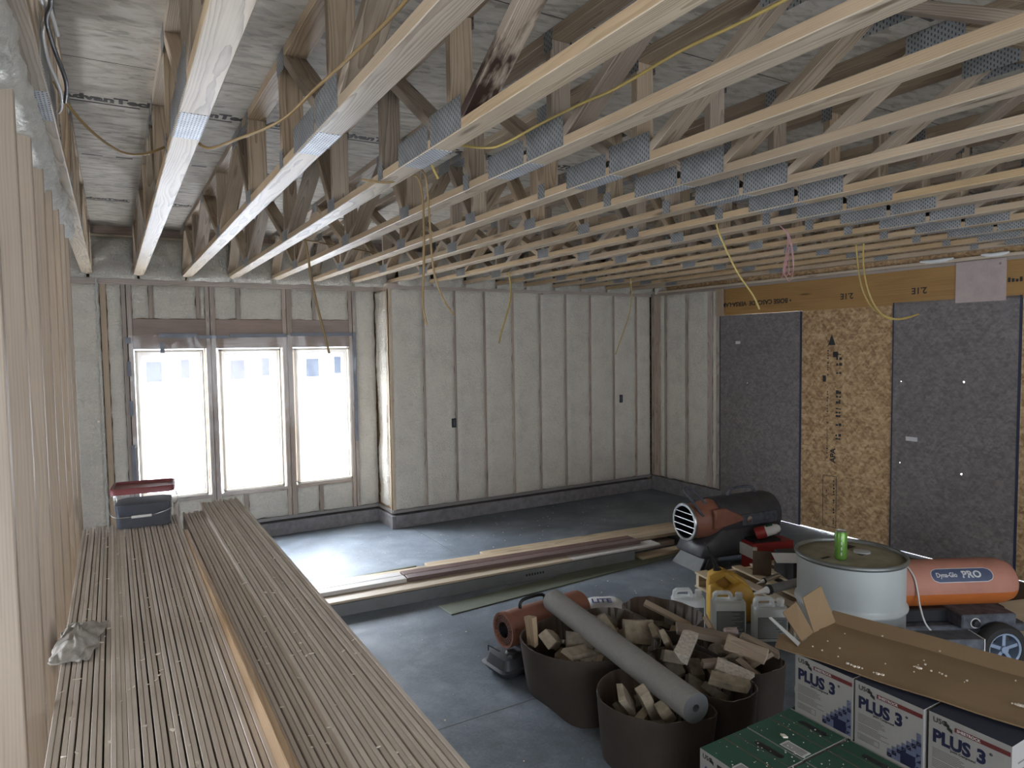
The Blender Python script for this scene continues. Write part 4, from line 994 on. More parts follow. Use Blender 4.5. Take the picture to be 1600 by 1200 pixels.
B().lathe([(.03, .39), (.03, .43), (.02, .432)], 16, mat=Matrix.Translation((-.085, 0, 0)), cap=(True, True)).obj('spout_collar', 'black', t, smooth=40)
B().tube([(-.085, 0, .42), (-.10, 0, .47), (-.135, 0, .56), (-.16, 0, .62)], [.02, .017, .009, .006], 10).obj('spout', 'black', t, smooth=60)
def P(t): return t

# ------------------------------------------------------------ pallet and the clutter on it
pa = thing('wooden_pallet', 'low wooden pallet behind the jugs, left of the white drum', 'pallet', (4.655, 3.49, 0), rz=-.19)
for k in range(6): B().box(-.52 + k * .192, -.43 + k * .192 + (.03 if k in (0, 5) else 0), -.6, .6, .115, .132).obj('deck_slat', 'pallet', pa, bevel=.002)
for y in (-.56, 0, .56): B().box(-.52, .56, y - .02, y + .02, .018, .115).obj('stringer', 'pallet', pa, bevel=.002)
for x in (-.47, .02, .5): B().box(x - .05, x + .05, -.6, .6, 0, .018).obj('bottom_slat', 'pallet', pa, bevel=.002)
ZT = .134
def boxthing(name, label, cat, loc, dims, rz, mats, extra=None, rot=None):
    t = thing(name, label, cat, loc, rz, rot=rot); l, w_, h = dims
    g = B().box(-l / 2, l / 2, -w_ / 2, w_ / 2, 0, h); o = g.obj(name.split('_')[-1] + '_body' if 0 else 'box_body', mats, t, bevel=.003)
    return t, o
t, o = boxthing('supply_box', 'black box with a yellow patch on top, on the pallet against the white drum', 'box', (4.98, 3.58, ZT), (.46, .32, .19), -.42, 'black')
B().box(-.02, .21, -.04, .15, .19, .192).obj('yellow_patch', 'yellow', t); B().box(.0, .2, -.15, -.06, .19, .192).obj('orange_patch', 'red', t)
tag(B().box(-.075, .075, -.002, .002, 0, .215).obj('cardboard_flap', 'brown_in', loc=(4.655, 3.80, ZT), rot=(.12, 0, -.75)), 'upright piece of brown cardboard on the pallet', 'cardboard')
tag(B().box(-.135, .135, -.075, .075, 0, .002).obj('paper_sheet', 'paper', loc=(4.70, 3.55, ZT + .205), rot=(.25, 0, -.62)), 'white paper sheet lying over the front edge of the black box', 'paper')
def gun(label, p0, p1, r_, mat, nozzle, cat='caulk gun'):
    a, b = Vector(p0), Vector(p1); L = (b - a).length
    t = thing('caulk_gun', label, cat, a); t.rotation_mode = 'QUATERNION'; t.rotation_quaternion = (b - a).to_track_quat('Z', 'Y')
    B().lathe([(r_, 0), (r_, L * .68)], 20, cap=(True, True)).obj('barrel', mat, t, smooth=50)
    B().lathe([(r_ * 1.14, L * .64), (r_ * 1.14, L * .70)], 20, cap=(True, True)).obj('collar', 'black', t, smooth=40)
    B().lathe([(r_ * .85, L * .70), (r_ * .55, L * .76), (r_ * .14, L)], 16, cap=(True, True)).obj('nozzle', nozzle, t, smooth=50)
gun('large grey caulk gun with a white nozzle pointing left on the pallet', (4.60, 3.38, .215), (4.13, 3.46, .185), .034, 'grey_slab', 'white')
gun('slim silver tube behind the large grey caulk gun', (4.62, 3.60, .20), (4.40, 3.64, .158), .02, 'steel', 'white', 'tube')
t, o = boxthing('tool_case', 'red and black case lying behind the black box on the pallet', 'case', (5.22, 4.20, 0), (.44, .18, .25), -.25, 'red')
B().box(-.18, .1, -.06, .1, .24, .27).obj('case_lid', 'black', t); B().box(-.236, -.19, -.115, .11, .12, .23).obj('case_end', 'white', t, bevel=.004)
t = thing('cleaner_tub', 'red and white tub with a green label lying on the red case', 'tub', (5.20, 4.18, .345), rot=(0, 1.25, -.75))
B().lathe([(.05, -.10), (.052, -.09), (.048, .06), (.035, .10), (.018, .115)], 24, cap=(True, True)).obj('tub_body', 'white', t, smooth=40)
B().lathe([(.056, -.115), (.058, -.05), (.052, -.02)], 24, cap=(True, True)).obj('tub_lid', 'red', t, smooth=40)
B().box(-.055, -.044, -.028, .028, -.005, .055).obj('tub_label', 'card_green', t)
tag(B().box(-.75, .55, -.4, .38, -.008, .008).obj('board', 'brown_in', loc=(6.2, 3.05, .012), rot=(0, 0, -1.45), bevel=.003), 'brown board lying flat on the floor between the drum and the right wall', 'board')

# ------------------------------------------------------------ drum and green can
dr = thing('steel_drum', 'white painted steel drum with a dusty olive lid', 'drum', (3.63, 2.345, 0))
pf = [(.27, 0), (.288, .0), (.292, .012), (.284, .02)]
for z in (.30, .60): pf += [(.284, z - .035), (.286, z - .02), (.296, z - .008), (.298, z), (.296, z + .008), (.286, z + .02), (.284, z + .035)]
pf += [(.284, .865)]
B().lathe(pf, 64).obj('drum_shell', 'drum', dr, smooth=60)
B().lathe([(.284, .855), (.296, .858), (.300, .868), (.296, .88), (.288, .884), (.282, .88), (.28, .868)], 64).obj('rim_ring', 'darksteel', dr, smooth=60)
B().lathe([(0, .870), (.2, .870), (.262, .868), (.27, .862), (.281, .862)], 64).obj('drum_lid', 'drum_top', dr, smooth=50)
g = B().lathe([(.045, .868), (.045, .878), (.03, .882), (0, .882)], 24, mat=Matrix.Translation((.08, -.02, 0))); g.obj('bung', 'drum', dr, smooth=40)
g = B(); g.box(.04, .15, .06, .11, .871, .8718); g.box(.02, .06, -.06, -.03, .871, .8718); g.box(-.22, -.15, .02, .04, .871, .8718); g.obj('dark_sticker', 'ink_black', dr)
t = thing('drink_can', 'tall green drink can standing on the drum lid', 'can', (3.49, 2.312, .871))
B().lathe([(.024, 0), (.029, .004), (.033, .012), (.033, .148), (.028, .160)], 32, cap=(True, False)).obj('can_body', 'green_can', t, smooth=50)
B().lathe([(.028, .159), (.029, .164), (.027, .165), (.025, .160), (0, .160)], 32).obj('can_top', 'steel', t, smooth=40)
g = B(); 
for k, zz in enumerate((.03, .06, .09, .12)):
    for a in (-2.45,): g.box(.0331 * math.cos(a) - .002, .0331 * math.cos(a) + .002, .0331 * math.sin(a) - .002, .0331 * math.sin(a) + .002, zz, zz + .018)
g.obj('printed_mark', 'ink_white', t)

# ------------------------------------------------------------ joint compound boxes
BW, BD, BH = .263, .266, .253
def carton_box(label, loc, top, plus, group):
    t = thing('compound_box', label, 'box', loc, -PI / 2, group)
    g = B().box(-BW / 2, BW / 2, -BD / 2, BD / 2, 0, BH, 0, None, 1)
    o = g.obj('box_body', ['card_white', top], t)
    fy = -BD / 2 - .0006
    def F(x, z, g_, txt, s, bold=.02, sx=1): g_.text(txt, s, frame((x, fy, z), (1, 0, 0), (0, 0, 1)), bold=bold, depth=.0003, sx=sx)
    def Q(g_, x0, x1, z0, z1): g_.box(x0, x1, fy - .0004, fy, z0, z1)
    L = -BW / 2
    if plus:
        g = B(); F(L + .014, .150, g, 'PLUS', .064, .045, .90); F(L + .158, .150, g, '3', .064, .045, .95); F(L + .198, .19, g, '\u00ae', .012); g.obj('brand_lettering', 'ink_navy', t)
        g = B(); F(L + .014, .222, g, 'USG', .026, .01)
        for a, b in (((L + .052, .228), (L + .068, .215)), ((L + .062, .216), (L + .076, .228))):
            x0, z0 = a; g.add([(x0, fy - .0004, z0 + .012), (x0 + .018, fy - .0004, z0 + .002), (x0 + .018, fy - .0004, z0 - .012), (x0, fy - .0004, z0 - .002)], [(0, 3, 2, 1)])
        F(L + .075, .138, g, 'Joint Compound', .012, .01)
        g.obj('logo_mark', 'ink_black', t)
        g = B(); Q(g, L + .088, .128, .216, .232); g.obj('red_band', 'ink_red', t)
        g = B(); g.text('SHEETROCK', .0135, frame((L + .094, fy - .0006, .2195), (1, 0, 0), (0, 0, 1)), bold=.02, depth=.0002); g.obj('band_lettering', 'ink_white', t)
        g = B(); rr = random.Random(3)
        for k in range(11):
            z = .124 - k * .0062 - (.004 if k > 5 else 0); Q(g, L + .014, L + .014 + rr.uniform(.08, .125), z, z + .0018)
        for x0, x1, z0, z1 in ((L + .014, L + .10, .022, .0235), (L + .014, L + .10, .044, .0455), (L + .014, L + .0155, .022, .045), (L + .0985, L + .10, .022, .045)): Q(g, x0, x1, z0, z1)
        for k in range(4): Q(g, L + .02, L + .08, .026 + k * .0045, .0275 + k * .0045)
        g.obj('fine_print', 'ink_grey', t)
        ga, gb = B(), B()
        hts = [.03, .045, .062, .078, .092, .11, .128]
        for c in range(7):
            if c > 1: gb.box(c * .018, c * .018 + .018, fy - .0003, fy, .012, .012 + max(.016, (int(hts[c] / .016) - 1) * .016))
            for r_ in range(int(hts[c] / .016) + 1):
                x0 = .0 + c * .018; z0 = .012 + r_ * .016; gg = ga if (c * 3 + r_ * 5) % 4 == 0 else gb
                gg.add([(x0, fy - .0004, z0), (x0 + .017, fy - .0004, z0), (x0 + .017, fy - .0004, z0 + .015)], [(0, 1, 2)])
                gg = ga if (c + r_ * 2) % 3 == 0 else gb
                if rr.random() < .92: gg.add([(x0, fy - .0004, z0 + .001), (x0 + .016, fy - .0004, z0 + .016), (x0, fy - .0004, z0 + .016)], [(0, 1, 2)])
        ga.box(.05, .105, fy - .0005, fy - .0001, .012, .06)
        ga.obj('dark_facets', 'ink_navy', t); gb.obj('blue_facets', 'ink_slate', t)
    else:
        g = B(); F(L + .014, .222, g, 'USG', .026, .01)
        x0, z0 = L + .052, .228; g.add([(x0, fy - .0004, z0 + .012), (x0 + .018, fy - .0004, z0 + .002), (x0 + .018, fy - .0004, z0 - .012), (x0, fy - .0004, z0 - .002)], [(0, 3, 2, 1)])
        g.obj('logo_mark', 'ink_black', t)
        g = B(); F(L + .014, .155, g, 'A', .055, .03); g.obj('brand_lettering', 'ink_blue', t)
        g = B(); Q(g, L + .088, .128, .216, .232); g.obj('dark_band', 'ink_black', t)
        # top: flap seam, hand slot, barcode label
        g = B(); g.box(-BW / 2, BW / 2, -.004, .0, BH, BH + .0015); g.box(-BW / 2 + .0, BW / 2, .055, .057, BH, BH + .0012); g.obj('flap_edge', 'brown_in', t)
        g = B(); pts = [(.07 + .014 * math.cos(a_), .085 + .014 * math.sin(a_)) for a_ in [math.radians(q) for q in range(-90, 91, 30)]] + [(-.03 + .014 * math.cos(a_), .085 + .014 * math.sin(a_)) for a_ in [math.radians(q) for q in range(90, 271, 30)]]
        g.prism(pts, BH, BH + .0009); g.obj('hand_slot', 'black', t)
        g = B(); g.box(.02, .125, -.125, -.075, BH, BH + .001); lb_ = g.obj('barcode_label', 'ink_white', t)
        g = B()
        for k in range(9): g.box(.028, .117, -.12 + k * .0045, -.1185 + k * .0045, BH + .001, BH + .0014)
        g.obj('barcode_bar', 'ink_black', lb_)
    # side print
    g = B()
    for k in range(6): g.box(BW / 2, BW / 2 + .0005, -.09, .05 - k * .01, .18 - k * .028, .185 - k * .028)
    g.obj('side_print', 'ink_grey', t)
    return t
PG = 'printed compound boxes'
pb = carton_box('white box with PLUS 3 lettering, farthest of the three under the cardboard', (2.48 + BD / 2, 1.715, .507), 'card_navy', True, 'PLUS 3 boxes')
dup(pb, (2.48 + BD / 2, 1.442, .507), label='white box with PLUS 3 lettering, middle of the three under the cardboard')
dup(pb, (2.49 + BD / 2, 1.166, .507), label='white box with PLUS 3 lettering, nearest of the three, its navy top showing')
gb_ = carton_box('green-topped box at the left front corner, its white face and logo showing', (1.932 + BD / 2, 1.735, .2535), 'card_green', False, 'green-topped boxes')
dup(gb_, (2.206 + BD / 2, 1.738, .2535), label='green-topped box right in front of the farthest PLUS 3 box')
dup(gb_, (2.206 + BD / 2, 1.462, .2535), label='green-topped box right in front of the middle PLUS 3 box')
dup(gb_, (1.932 + BD / 2, 1.459, .2535), label='green-topped box cut off by the bottom edge, left of its neighbour')
dup(gb_, (2.206 + BD / 2, 1.186, .2535), label='green-topped box cut off by the bottom edge, in front of the nearest PLUS 3 box')
UG = 'boxes of the hidden bottom layer'
for x_ in (1.932, 2.206, 2.482):
    for y_ in (1.737, 1.461, 1.185):
        if (x_, y_) == (1.932, 1.185): continue
        dup(gb_, (x_ + BD / 2, y_, 0), label='box of the bottom layer, under the other printed boxes', group=UG)
for y_ in (1.737, 1.461, 1.185): dup(gb_, (2.482 + BD / 2, y_, .2535), label='box of the second layer, under a PLUS 3 box', group='boxes under the PLUS 3 boxes')
g = B()
for k in range(110):
    x_, y_ = R.uniform(1.95, 2.46), R.uniform(1.34, 1.85); l = R.uniform(.0008, .0022)
    g.box(x_ - l, x_ + l, y_ - l, y_ + l, .5085, .5085 + l)
g.prism([(2.26, 1.735), (2.275, 1.725), (2.28, 1.745), (2.268, 1.757)], .5085, .515)
tag(g.obj('plaster_dust', 'crumb'), 'white plaster specks on the green-topped boxes', 'debris', kind='stuff')

# cardboard opened flat over the boxes
cb = thing('flattened_carton', 'long opened brown carton lying across the PLUS 3 boxes, flaps raised at its left end', 'cardboard', (2.47, 1.86, .775))
A = Vector((-.03, -.02, 0)); ex = Vector((.19, -.88, 0)).normalized(); ey = Vector((.80, .28, 0)); ey = (ey - ex * ey.dot(ex)).normalized()
def cbp(s, u, z): p = A + ex * s + ey * u; return (p.x, p.y, z)
prof = [(0, .0), (.05, .003), (.06, .007), (.15, .008), (.16, .013), (.25, .014), (.26, .019), (.37, .022), (.378, .03), (.43, .06)]
g = B(); v = []; f = []; ns = 26
for side, dz in ((0, 0), (1, .005)):
    for i in range(ns + 1):
        s = 1.25 * i / ns
        for u, z in prof: v.append(cbp(s, u, z + dz + .006 * noise.noise(Vector((s * 4, u * 5, 0)))))
n_ = len(prof)
for side in (0, 1):
    o_ = side * (ns + 1) * n_
    for i in range(ns):
        for k in range(n_ - 1):
            q_ = (o_ + i * n_ + k, o_ + (i + 1) * n_ + k, o_ + (i + 1) * n_ + k + 1, o_ + i * n_ + k + 1); f.append(q_ if side else tuple(reversed(q_)))
T = (ns + 1) * n_
for i in range(ns):
    f.append((i * n_, T + i * n_, T + (i + 1) * n_, (i + 1) * n_)); k = n_ - 1; f.append((i * n_ + k, (i + 1) * n_ + k, T + (i + 1) * n_ + k, T + i * n_ + k))
g.add(v, f).obj('carton_panel', 'sheet_card', cb, smooth=30)
def flap(pts, name='carton_flap', mats=('sheet_card', 'card_white'), th=.004):
    v = [Vector(p) for p in pts]; n = (v[1] - v[0]).cross(v[2] - v[0]).normalized() * th
    g = B(); g.add([*v, *[p + n for p in v]], [tuple(reversed(range(len(v)))), tuple(range(len(v), 2 * len(v)))] + [(i, (i + 1) % len(v), len(v) + (i + 1) % len(v), len(v) + i) for i in range(len(v))])
    g.m[0] = 1; return g.obj(name, list(mats), cb)
flap([cbp(.0, .22, .02), cbp(.03, .38, .03), cbp(-.03, .36, .19), cbp(-.07, .26, .15)])
flap([cbp(-.005, .11, .012), cbp(.0, .215, .02), cbp(-.09, .24, .13), cbp(-.11, .15, .10)])
flap([cbp(.0, .0, .0), cbp(.0, .12, .01), cbp(-.10, .10, .02), cbp(-.07, .0, .0)])
flap([cbp(.005, .055, .012), cbp(.0, .085, .014), cbp(-.11, .04, .11), cbp(-.115, .03, .108)], mats=('card_white', 'card_white'))
g = B()
for k in range(26):
    s, u = R.uniform(.04, 1.1), R.uniform(.01, .36); l = R.uniform(.0012, .0032); p = cbp(s, u, .014 + u * .075)
    g.prism([(p[0] + 2.47 - l, p[1] + 1.86 - l), (p[0] + 2.47 + l * 1.4, p[1] + 1.86 - l * .5), (p[0] + 2.47 + l, p[1] + 1.86 + l), (p[0] + 2.47 - l * .8, p[1] + 1.86 + l * 1.3)], .775 + p[2] - .002, .775 + p[2] + l)
for s, u, l in ((.22, .03, .035), (.32, .03, .02), (.75, .12, .025), (.42, .17, .015)):
    for k in range(5):
        p = cbp(s + k * l * .4, u + R.uniform(-.004, .004), .014 + u * .075); r_ = R.uniform(.002, .0055)
        g.box(p[0] + 2.47 - r_, p[0] + 2.47 + r_, p[1] + 1.86 - r_, p[1] + 1.86 + r_, .775 + p[2] - .002, .775 + p[2] + r_ * .8)
tag(g.obj('plaster_crumbs', 'crumb'), 'white plaster crumbs scattered on the opened brown carton', 'debris', kind='stuff')

# ------------------------------------------------------------ heaters
# A: charcoal heater with an orange nozzle
d = Vector((.99, -.13, 0)); ang = math.atan2(d.y, d.x)
hA = thing('torpedo_heater', 'charcoal construction heater with an orange nozzle and chrome ring', 'heater', (4.56, 4.60, 0), ang)
HZ = .43
rotx = Matrix.Rotation(PI / 2, 4, 'Y')
def cyl(prof, n=40, x=0, y=0, z=HZ, cap=(False, False), g=None):
    g = g or B(); return g.lathe(prof, n, 0, Matrix.Translation((x, y, z)) @ rotx, cap)     # axis along +X
cyl([(.185, .30), (.20, .28), (.205, .32), (.205, .94), (.19, .99)]).obj('heater_shell', 'charcoal', hA, smooth=50)
cyl([(.15, .02), (.155, .03), (.19, .30), (.195, .40), (.17, .42)]).obj('nozzle_cone', 'orange', hA, smooth=50)
cyl([(.150, -.01), (.172, -.01), (.178, .0), (.172, .018), (.152, .018)]).obj('chrome_ring', 'steel', hA, smooth=50)
cyl([(.148, 0), (.145, .3), (0, .3)]).obj('burner_tube', 'black', hA, smooth=50)
for k in range(4):
    z = -.09 + k * .06; hw = (.155 ** 2 - z * z) ** .5
    B().tube([(-.006, -hw, HZ + z), (-.006, hw, HZ + z)], .0045, 6).obj('grille_bar', 'steel', hA)
cyl([(.198, .95), (.19, 1.0), (.13, 1.03), (0, 1.03)])  .obj('rear_cover', 'charcoal', hA, smooth=50)
B().tube([(.10, -.14, .50), (.0, -.10, .66), (-.02, -.02, .72), (.05, .03, .74), (.14, .0, .68), (.22, -.08, .56), (.30, -.18, .475), (.42, -.19, .46), (.52, -.19, .47)], .013, 8, smooth=5).obj('gas_hose', 'dusty', hA, smooth=60)
B().tube([(.50, 0, HZ + .2), (.54, 0, HZ + .255), (.66, 0, HZ + .27), (.78, 0, HZ + .26), (.84, 0, HZ + .2)], .014, 8, smooth=4).obj('carry_handle', 'dusty', hA, smooth=60)
g = B(); prof_ = [(.04, .03), (.80, .03), (.98, .26), (.96, .40), (.30, .40), (.22, .26), (.06, .22)]
def xzp(g, pts, y0, y1):
    n_ = len(pts); v = [(x, y0, z) for x, z in pts] + [(x, y1, z) for x, z in pts]
    return g.add(v, [tuple(range(n_)), tuple(reversed(range(n_, 2 * n_)))] + [(i, n_ + i, n_ + (i + 1) % n_, (i + 1) % n_) for i in range(n_)])
xzp(B(), [(.10, .11), (.94, .09), (1.0, .26), (.98, .44), (.36, .44), (.20, .31), (.10, .26), (.03, .13)], -.19, .19).obj('heater_base', 'charcoal', hA, bevel=.015, smooth=50)
xzp(B(), [(.06, .0), (.14, .0), (.24, .12), (.12, .12)], -.2, -.17).obj('front_foot', 'charcoal', hA, bevel=.003)
xzp(B(), [(.06, .0), (.14, .0), (.24, .12), (.12, .12)], .17, .2).obj('front_foot', 'charcoal', hA, bevel=.003)
B().add([(.0, -.2, 0), (.0, .2, 0), (.10, .17, .125), (.10, -.17, .125), (.012, -.2, 0), (.012, .2, 0), (.112, .17, .125), (.112, -.17, .125)], [(0, 3, 2, 1), (4, 5, 6, 7), (0, 1, 5, 4), (1, 2, 6, 5), (2, 3, 7, 6), (3, 0, 4, 7)]).obj('foot_plate', 'grey_slab', hA)
def wheel(par, x, y, r_, w_, hub, spokes=6, name='wheel'):
    mt = Matrix.Translation((x, y, r_)) @ Matrix.Rotation(PI / 2, 4, 'X')
    o = B().lathe([(r_ * .71, -w_ / 2), (r_ * .92, -w_ / 2), (r_, -w_ * .3), (r_, w_ * .3), (r_ * .92, w_ / 2), (r_ * .71, w_ / 2), (r_ * .71, -w_ / 2)], 40, 0, mt).obj(name, 'rubber', par, smooth=50)
    g = B().lathe([(r_ * .62, -w_ * .40), (r_ * .72, -w_ * .44), (r_ * .72, w_ * .44), (r_ * .62, w_ * .40), (r_ * .62, -w_ * .40)], 40, 0, mt)
    g.lathe([(0, -w_ * .45), (r_ * .15, -w_ * .45), (r_ * .15, w_ * .45), (0, w_ * .45)], 20, 0, mt)
    for k in range(spokes):
        a = 2 * PI * k / spokes + .3; g.box(r_ * .1, r_ * .64, -r_ * .07, r_ * .07, -w_ * .25, w_ * .3, 0, mt @ Matrix.Rotation(a, 4, 'Z'))
    g.obj('wheel_hub', hub, o, smooth=40); return o
wheel(hA, .86, -.235, .125, .06, 'black'); wheel(hA, .86, .235, .125, .06, 'black')
B().box(.50, .92, -.212, -.185, HZ - .05, HZ + .06).obj('control_panel', 'dusty', hA, bevel=.004)
g = B().lathe([(.0, 0), (.03, 0), (.032, .012), (.022, .012), (0, .016)], 20, 0, Matrix.Translation((.575, -.213, HZ + .01)) @ Matrix.Rotation(PI / 2, 4, 'X')); g.obj('control_knob', 'steel', hA, smooth=40)
g = B().lathe([(0, 0), (.035, 0), (.035, .02), (0, .024)], 20, 0, Matrix.Translation((.80, -.195, .30)) @ Matrix.Rotation(PI / 2, 4, 'X')); g.obj('fuel_cap', 'black', hA, smooth=40)
g = B().lathe([(0, 0), (.014, 0), (.014, .012), (0, .016)], 16, 0, Matrix.Translation((.84, -.2, .33)) @ Matrix.Rotation(PI / 2, 4, 'X')); g.obj('gauge', 'white', hA, smooth=40)

xzp(B(), [(.18, HZ - .05), (.52, HZ + .0), (.50, HZ + .05), (.30, HZ + .14), (.18, HZ + .13)], -.216, -.175).obj('orange_wedge', 'orange', hA, bevel=.01, smooth=40)
# B: small orange heater behind the cartons
hB = thing('torpedo_heater', 'small dull orange heater with round mesh grille, left behind the brown cartons', 'heater', (2.10, 3.72, 0), .09)
cyl([(.105, 0), (.112, .006), (.112, .64), (.1, .66)], z=.275).obj('heater_shell', 'orange', hB, smooth=50)
cyl([(.10, .012), (.10, -.006), (.112, -.008), (.115, .02)], z=.275).obj('grille_ring', 'orange', hB, smooth=50)
cyl([(.098, .012), (.05, .0), (.048, .03), (0, .03)], z=.275).obj('burner_opening', 'black', hB, smooth=40)
g = B()
for r_ in (.058, .07, .082, .094): g.tube([(-.004, r_ * math.cos(a), .275 + r_ * math.sin(a)) for a in [2 * PI * k / 28 for k in range(28)]], .0022, 5, closed=True)
for k in range(20): a = 2 * PI * k / 20; g.tube([(-.004, .05 * math.cos(a), .275 + .05 * math.sin(a)), (-.004, .1 * math.cos(a), .275 + .1 * math.sin(a))], .0018, 4)
g.obj('mesh_grille', 'orange', hB, smooth=60)
B().tube([(.13, 0, .385), (.135, 0, .425), (.18, 0, .44), (.28, 0, .44), (.33, 0, .425), (.335, 0, .385)], .011, 8, smooth=3).obj('carry_handle', 'black', hB, smooth=60)
loft(B(), [(rrect(.60, .23, .04), .02), (rrect(.64, .27, .05), .05), (rrect(.66, .29, .05), .06), (rrect(.62, .25, .05), .068), (rrect(.58, .21, .04), .125), (rrect(.5, .15, .04), .135)], mat=Matrix.Translation((.22, -.01, 0))).obj('fuel_tank', 'charcoal', hB, smooth=45)
B().box(.1, .5, -.07, .06, .13, .19).obj('tank_bracket', 'black', hB, bevel=.004)
B().lathe([(.035, .128), (.04, .14), (.03, .152), (0, .155)], 12, mat=Matrix.Translation((.02, -.05, 0))).obj('fuel_cap', 'charcoal', hB, smooth=40)
B().lathe([(.017, .128), (.015, .142), (0, .145)], 16, mat=Matrix.Translation((-.02, -.095, 0))).obj('fuel_gauge', 'dusty', hB, smooth=40)
B().tube([(-.07, .08, .13), (-.07, .08, .165), (-.06, .05, .16), (-.05, -.02, .155)], .004, 6).obj('cable_hook', 'black', hB)
B().box(-.05, .5, -.1, .1, 0, .02).obj('base_foot', 'black', hB, bevel=.004)
B().box(.13, .15, -.135, -.125, .07, .16).obj('metal_bracket', 'steel', hB)

# C: large dusty orange heater on wheels
ax = Vector((.885, -.465, 0)).normalized(); ang = math.atan2(ax.y, ax.x)
hC = thing('torpedo_heater', 'large dusty orange Dyna-Glo PRO heater on a wheeled black base at the right', 'heater', (4.265, 2.655, 0), ang)
HZc = .475; rC = .15
g = B(); na = 40
def half(par, name, a0, a1, r_, mat, prof_x):
    g = B(); v = []; f = []; n_ = 24
    for (x, rr_) in prof_x:
        for k in range(n_ + 1): a = math.radians(a0 + (a1 - a0) * k / n_); v.append((x, -rr_ * math.cos(a), HZc + rr_ * math.sin(a)))
    for j in range(len(prof_x) - 1):
        for k in range(n_): q_ = j * (n_ + 1) + k; f.append((q_, q_ + 1, q_ + n_ + 2, q_ + n_ + 1))
    return g.add(v, f).obj(name, mat, par, smooth=50)
px_ = [(0, .135), (.0, .148), (.01, rC), (.86, rC), (.92, .145), (.97, .128), (.985, .11)]
half(hC, 'upper_shell', -12, 192, rC, 'orange2', px_)
half(hC, 'lower_shell', 190, 350, rC, 'orange3', [(x, r_ * .995) for x, r_ in px_])
cyl([(.148, 0), (.11, .05), (0, .05)], z=HZc).obj('burner_opening', 'black', hC, smooth=40)
cyl([(.112, .985), (.10, .97), (0, .97)], z=HZc).obj('rear_grille', 'black', hC, smooth=40)
# badge wrapped on the shell
def onshell(s, a, off=.0012):   # s along axis, a = arc length up from the camera-facing line
    th = a / rC; return (s, -(rC + off) * math.cos(th), HZc + (rC + off) * math.sin(th))
g = B(); pts = []; S0, S1, A0, hh = .38, .79, .092, .043
for k in range(-90, 91, 15): pts.append((S1 - hh + hh * math.cos(math.radians(k)), A0 + hh * math.sin(math.radians(k))))
for k in range(90, 271, 15): pts.append((S0 + hh + hh * math.cos(math.radians(k)), A0 + hh * math.sin(math.radians(k))))
def badge(g, sc, off, mi=0):
    rows = 8; cols = 24; v = []; f = []
    for j in range(rows + 1):
        a = -hh * sc + 2 * hh * sc * j / rows; hw = (max(0, (hh * sc) ** 2 - a * a)) ** .5; x0 = S0 + hh - hw; x1 = S1 - hh + hw
        for i in range(cols + 1): v.append(onshell(x0 + (x1 - x0) * i / cols, A0 + a, off))
    for j in range(rows):
        for i in range(cols): q_ = j * (cols + 1) + i; f.append((q_, q_ + 1, q_ + cols + 2, q_ + cols + 1))
    g.add(v, f, mi)
badge(g, 1.1, .0008, 1); badge(g, 1.0, .0016, 0)
bd = g.obj('brand_badge', ['label_blue', 'ink_white'], hC, smooth=60)
g = B(); g.text('Dyna-Glo', .042, Matrix.Identity(4), bold=.02, sx=.85); g.text('PRO', .062, Matrix.Translation((.172, -.006, 0)), bold=.03, sx=1.1)
g.v = [onshell(S0 + .03 + x, A0 - .012 + y, .0024 + z * .5) for x, y, z in g.v]
g.obj('badge_lettering', 'ink_white', bd)
B().box(-.02, 1.0, -.17, .17, .19, .245).obj('base_frame', 'dusty', hC, bevel=.01, smooth=40)
B().box(.0, .62, -.15, .15, .09, .19).obj('fuel_tank', 'black', hC, bevel=.02, smooth=40)
B().box(.08, .9, -.11, .11, .245, .335).obj('shell_cradle', 'black', hC, bevel=.01)
B().box(.50, .86, -.25, -.05, .25, .345).obj('control_box', 'dusty', hC, bevel=.008)
g = B().lathe([(0, 0), (.026, 0), (.022, .02), (0, .022)], 20, 0, Matrix.Translation((.585, -.251, .293)) @ Matrix.Rotation(PI / 2, 4, 'X')); kb = g.obj('control_knob', 'black', hC, smooth=40)
g = B().lathe([(.027, 0), (.033, 0), (.033, .003), (.027, .003)], 24, 0, Matrix.Translation((.585, -.251, .293)) @ Matrix.Rotation(PI / 2, 4, 'X')); g.obj('knob_ring', 'ink_white', hC)
wheel(hC, .715, -.30, .152, .09, 'wheelgrey', 5); wheel(hC, .715, .30, .152, .09, 'wheelgrey', 5)
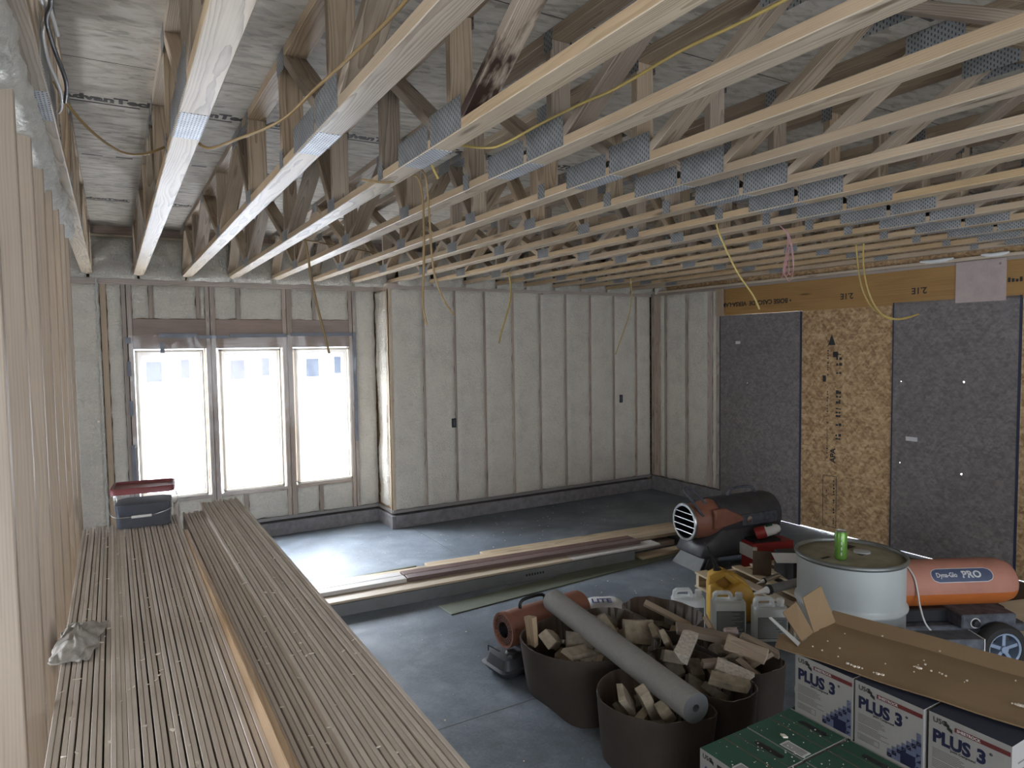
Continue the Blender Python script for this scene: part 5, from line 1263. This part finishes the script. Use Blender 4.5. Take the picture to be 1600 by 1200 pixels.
B().tube([(.715, -.26, .152), (.715, .26, .152)], .01, 8).obj('wheel_axle', 'steel', hC)
B().tube([(-.02, -.13, .45), (.02, -.17, .36), (.10, -.2, .24)], .012, 8).obj('frame_strut', 'black', hC, smooth=60)
B().tube([(1.0, -.12, .22), (1.12, -.16, .27), (1.3, -.2, .36)], .012, 8).obj('pull_handle', 'white', hC, smooth=60)
B().box(.0, .06, -.16, .16, 0, .1).obj('rest_leg', 'black', hC, bevel=.004)
# cord over the heater
cx = Matrix.Translation(hC.location) @ Matrix.Rotation(ang, 4, 'Z')
pts = [cx @ Vector(p) for p in [(.22, .03, HZc + .155), (.24, -.05, HZc + .15), (.255, -.13, HZc + .09), (.26, -.165, HZc), (.27, -.18, HZc - .1), (.29, -.22, .27), (.36, -.28, .20), (.46, -.34, .17), (.54, -.40, .10), (.60, -.45, .012), (.75, -.5, .006)]]
cable('power_cord', 'white cord draped over the large orange heater and down to the floor', pts, .006, 'cable_w', 'cord')
t = thing('grey_case', 'dark grey flat case with a white end behind the opened brown carton', 'case', (3.55, 1.82, .0), rz=-.52)
B().box(-.20, .20, -.06, .06, .53, .60).obj('case_body', 'dusty', t, bevel=.004); B().box(.202, .206, -.06, .06, .53, .60).obj('case_end', 'white', t)
B().box(-.18, .18, -.05, .05, 0, .528).obj('case_stand', 'black', t, bevel=.004)
tag(B().box(-.6, .6, -.35, .35, 0, .1).obj('wood_pallet_deck', 'pallet', loc=(6.0, 2.05, 0), rot=(0, 0, -.3), bevel=.004), 'low wooden deck behind the large orange heater at the right edge', 'pallet')
g = B()
for k in range(330):
    x_, y_ = R.uniform(.75, 5.5), R.uniform(2.6, 7.3)
    if (5.0 < y_ < 5.95) or (x_ > 1.9 and y_ < 4.3 and not (x_ > 3.3 and 0)) or (4.7 < y_ < 5.1 and x_ > 2.1): continue
    l = R.uniform(.0015, .0045)
    g.box(x_ - l, x_ + l * 1.3, y_ - l, y_ + l, 0, l)
tag(g.obj('floor_crumbs', 'crumb'), 'white plaster crumbs scattered over the concrete floor', 'debris', kind='stuff')
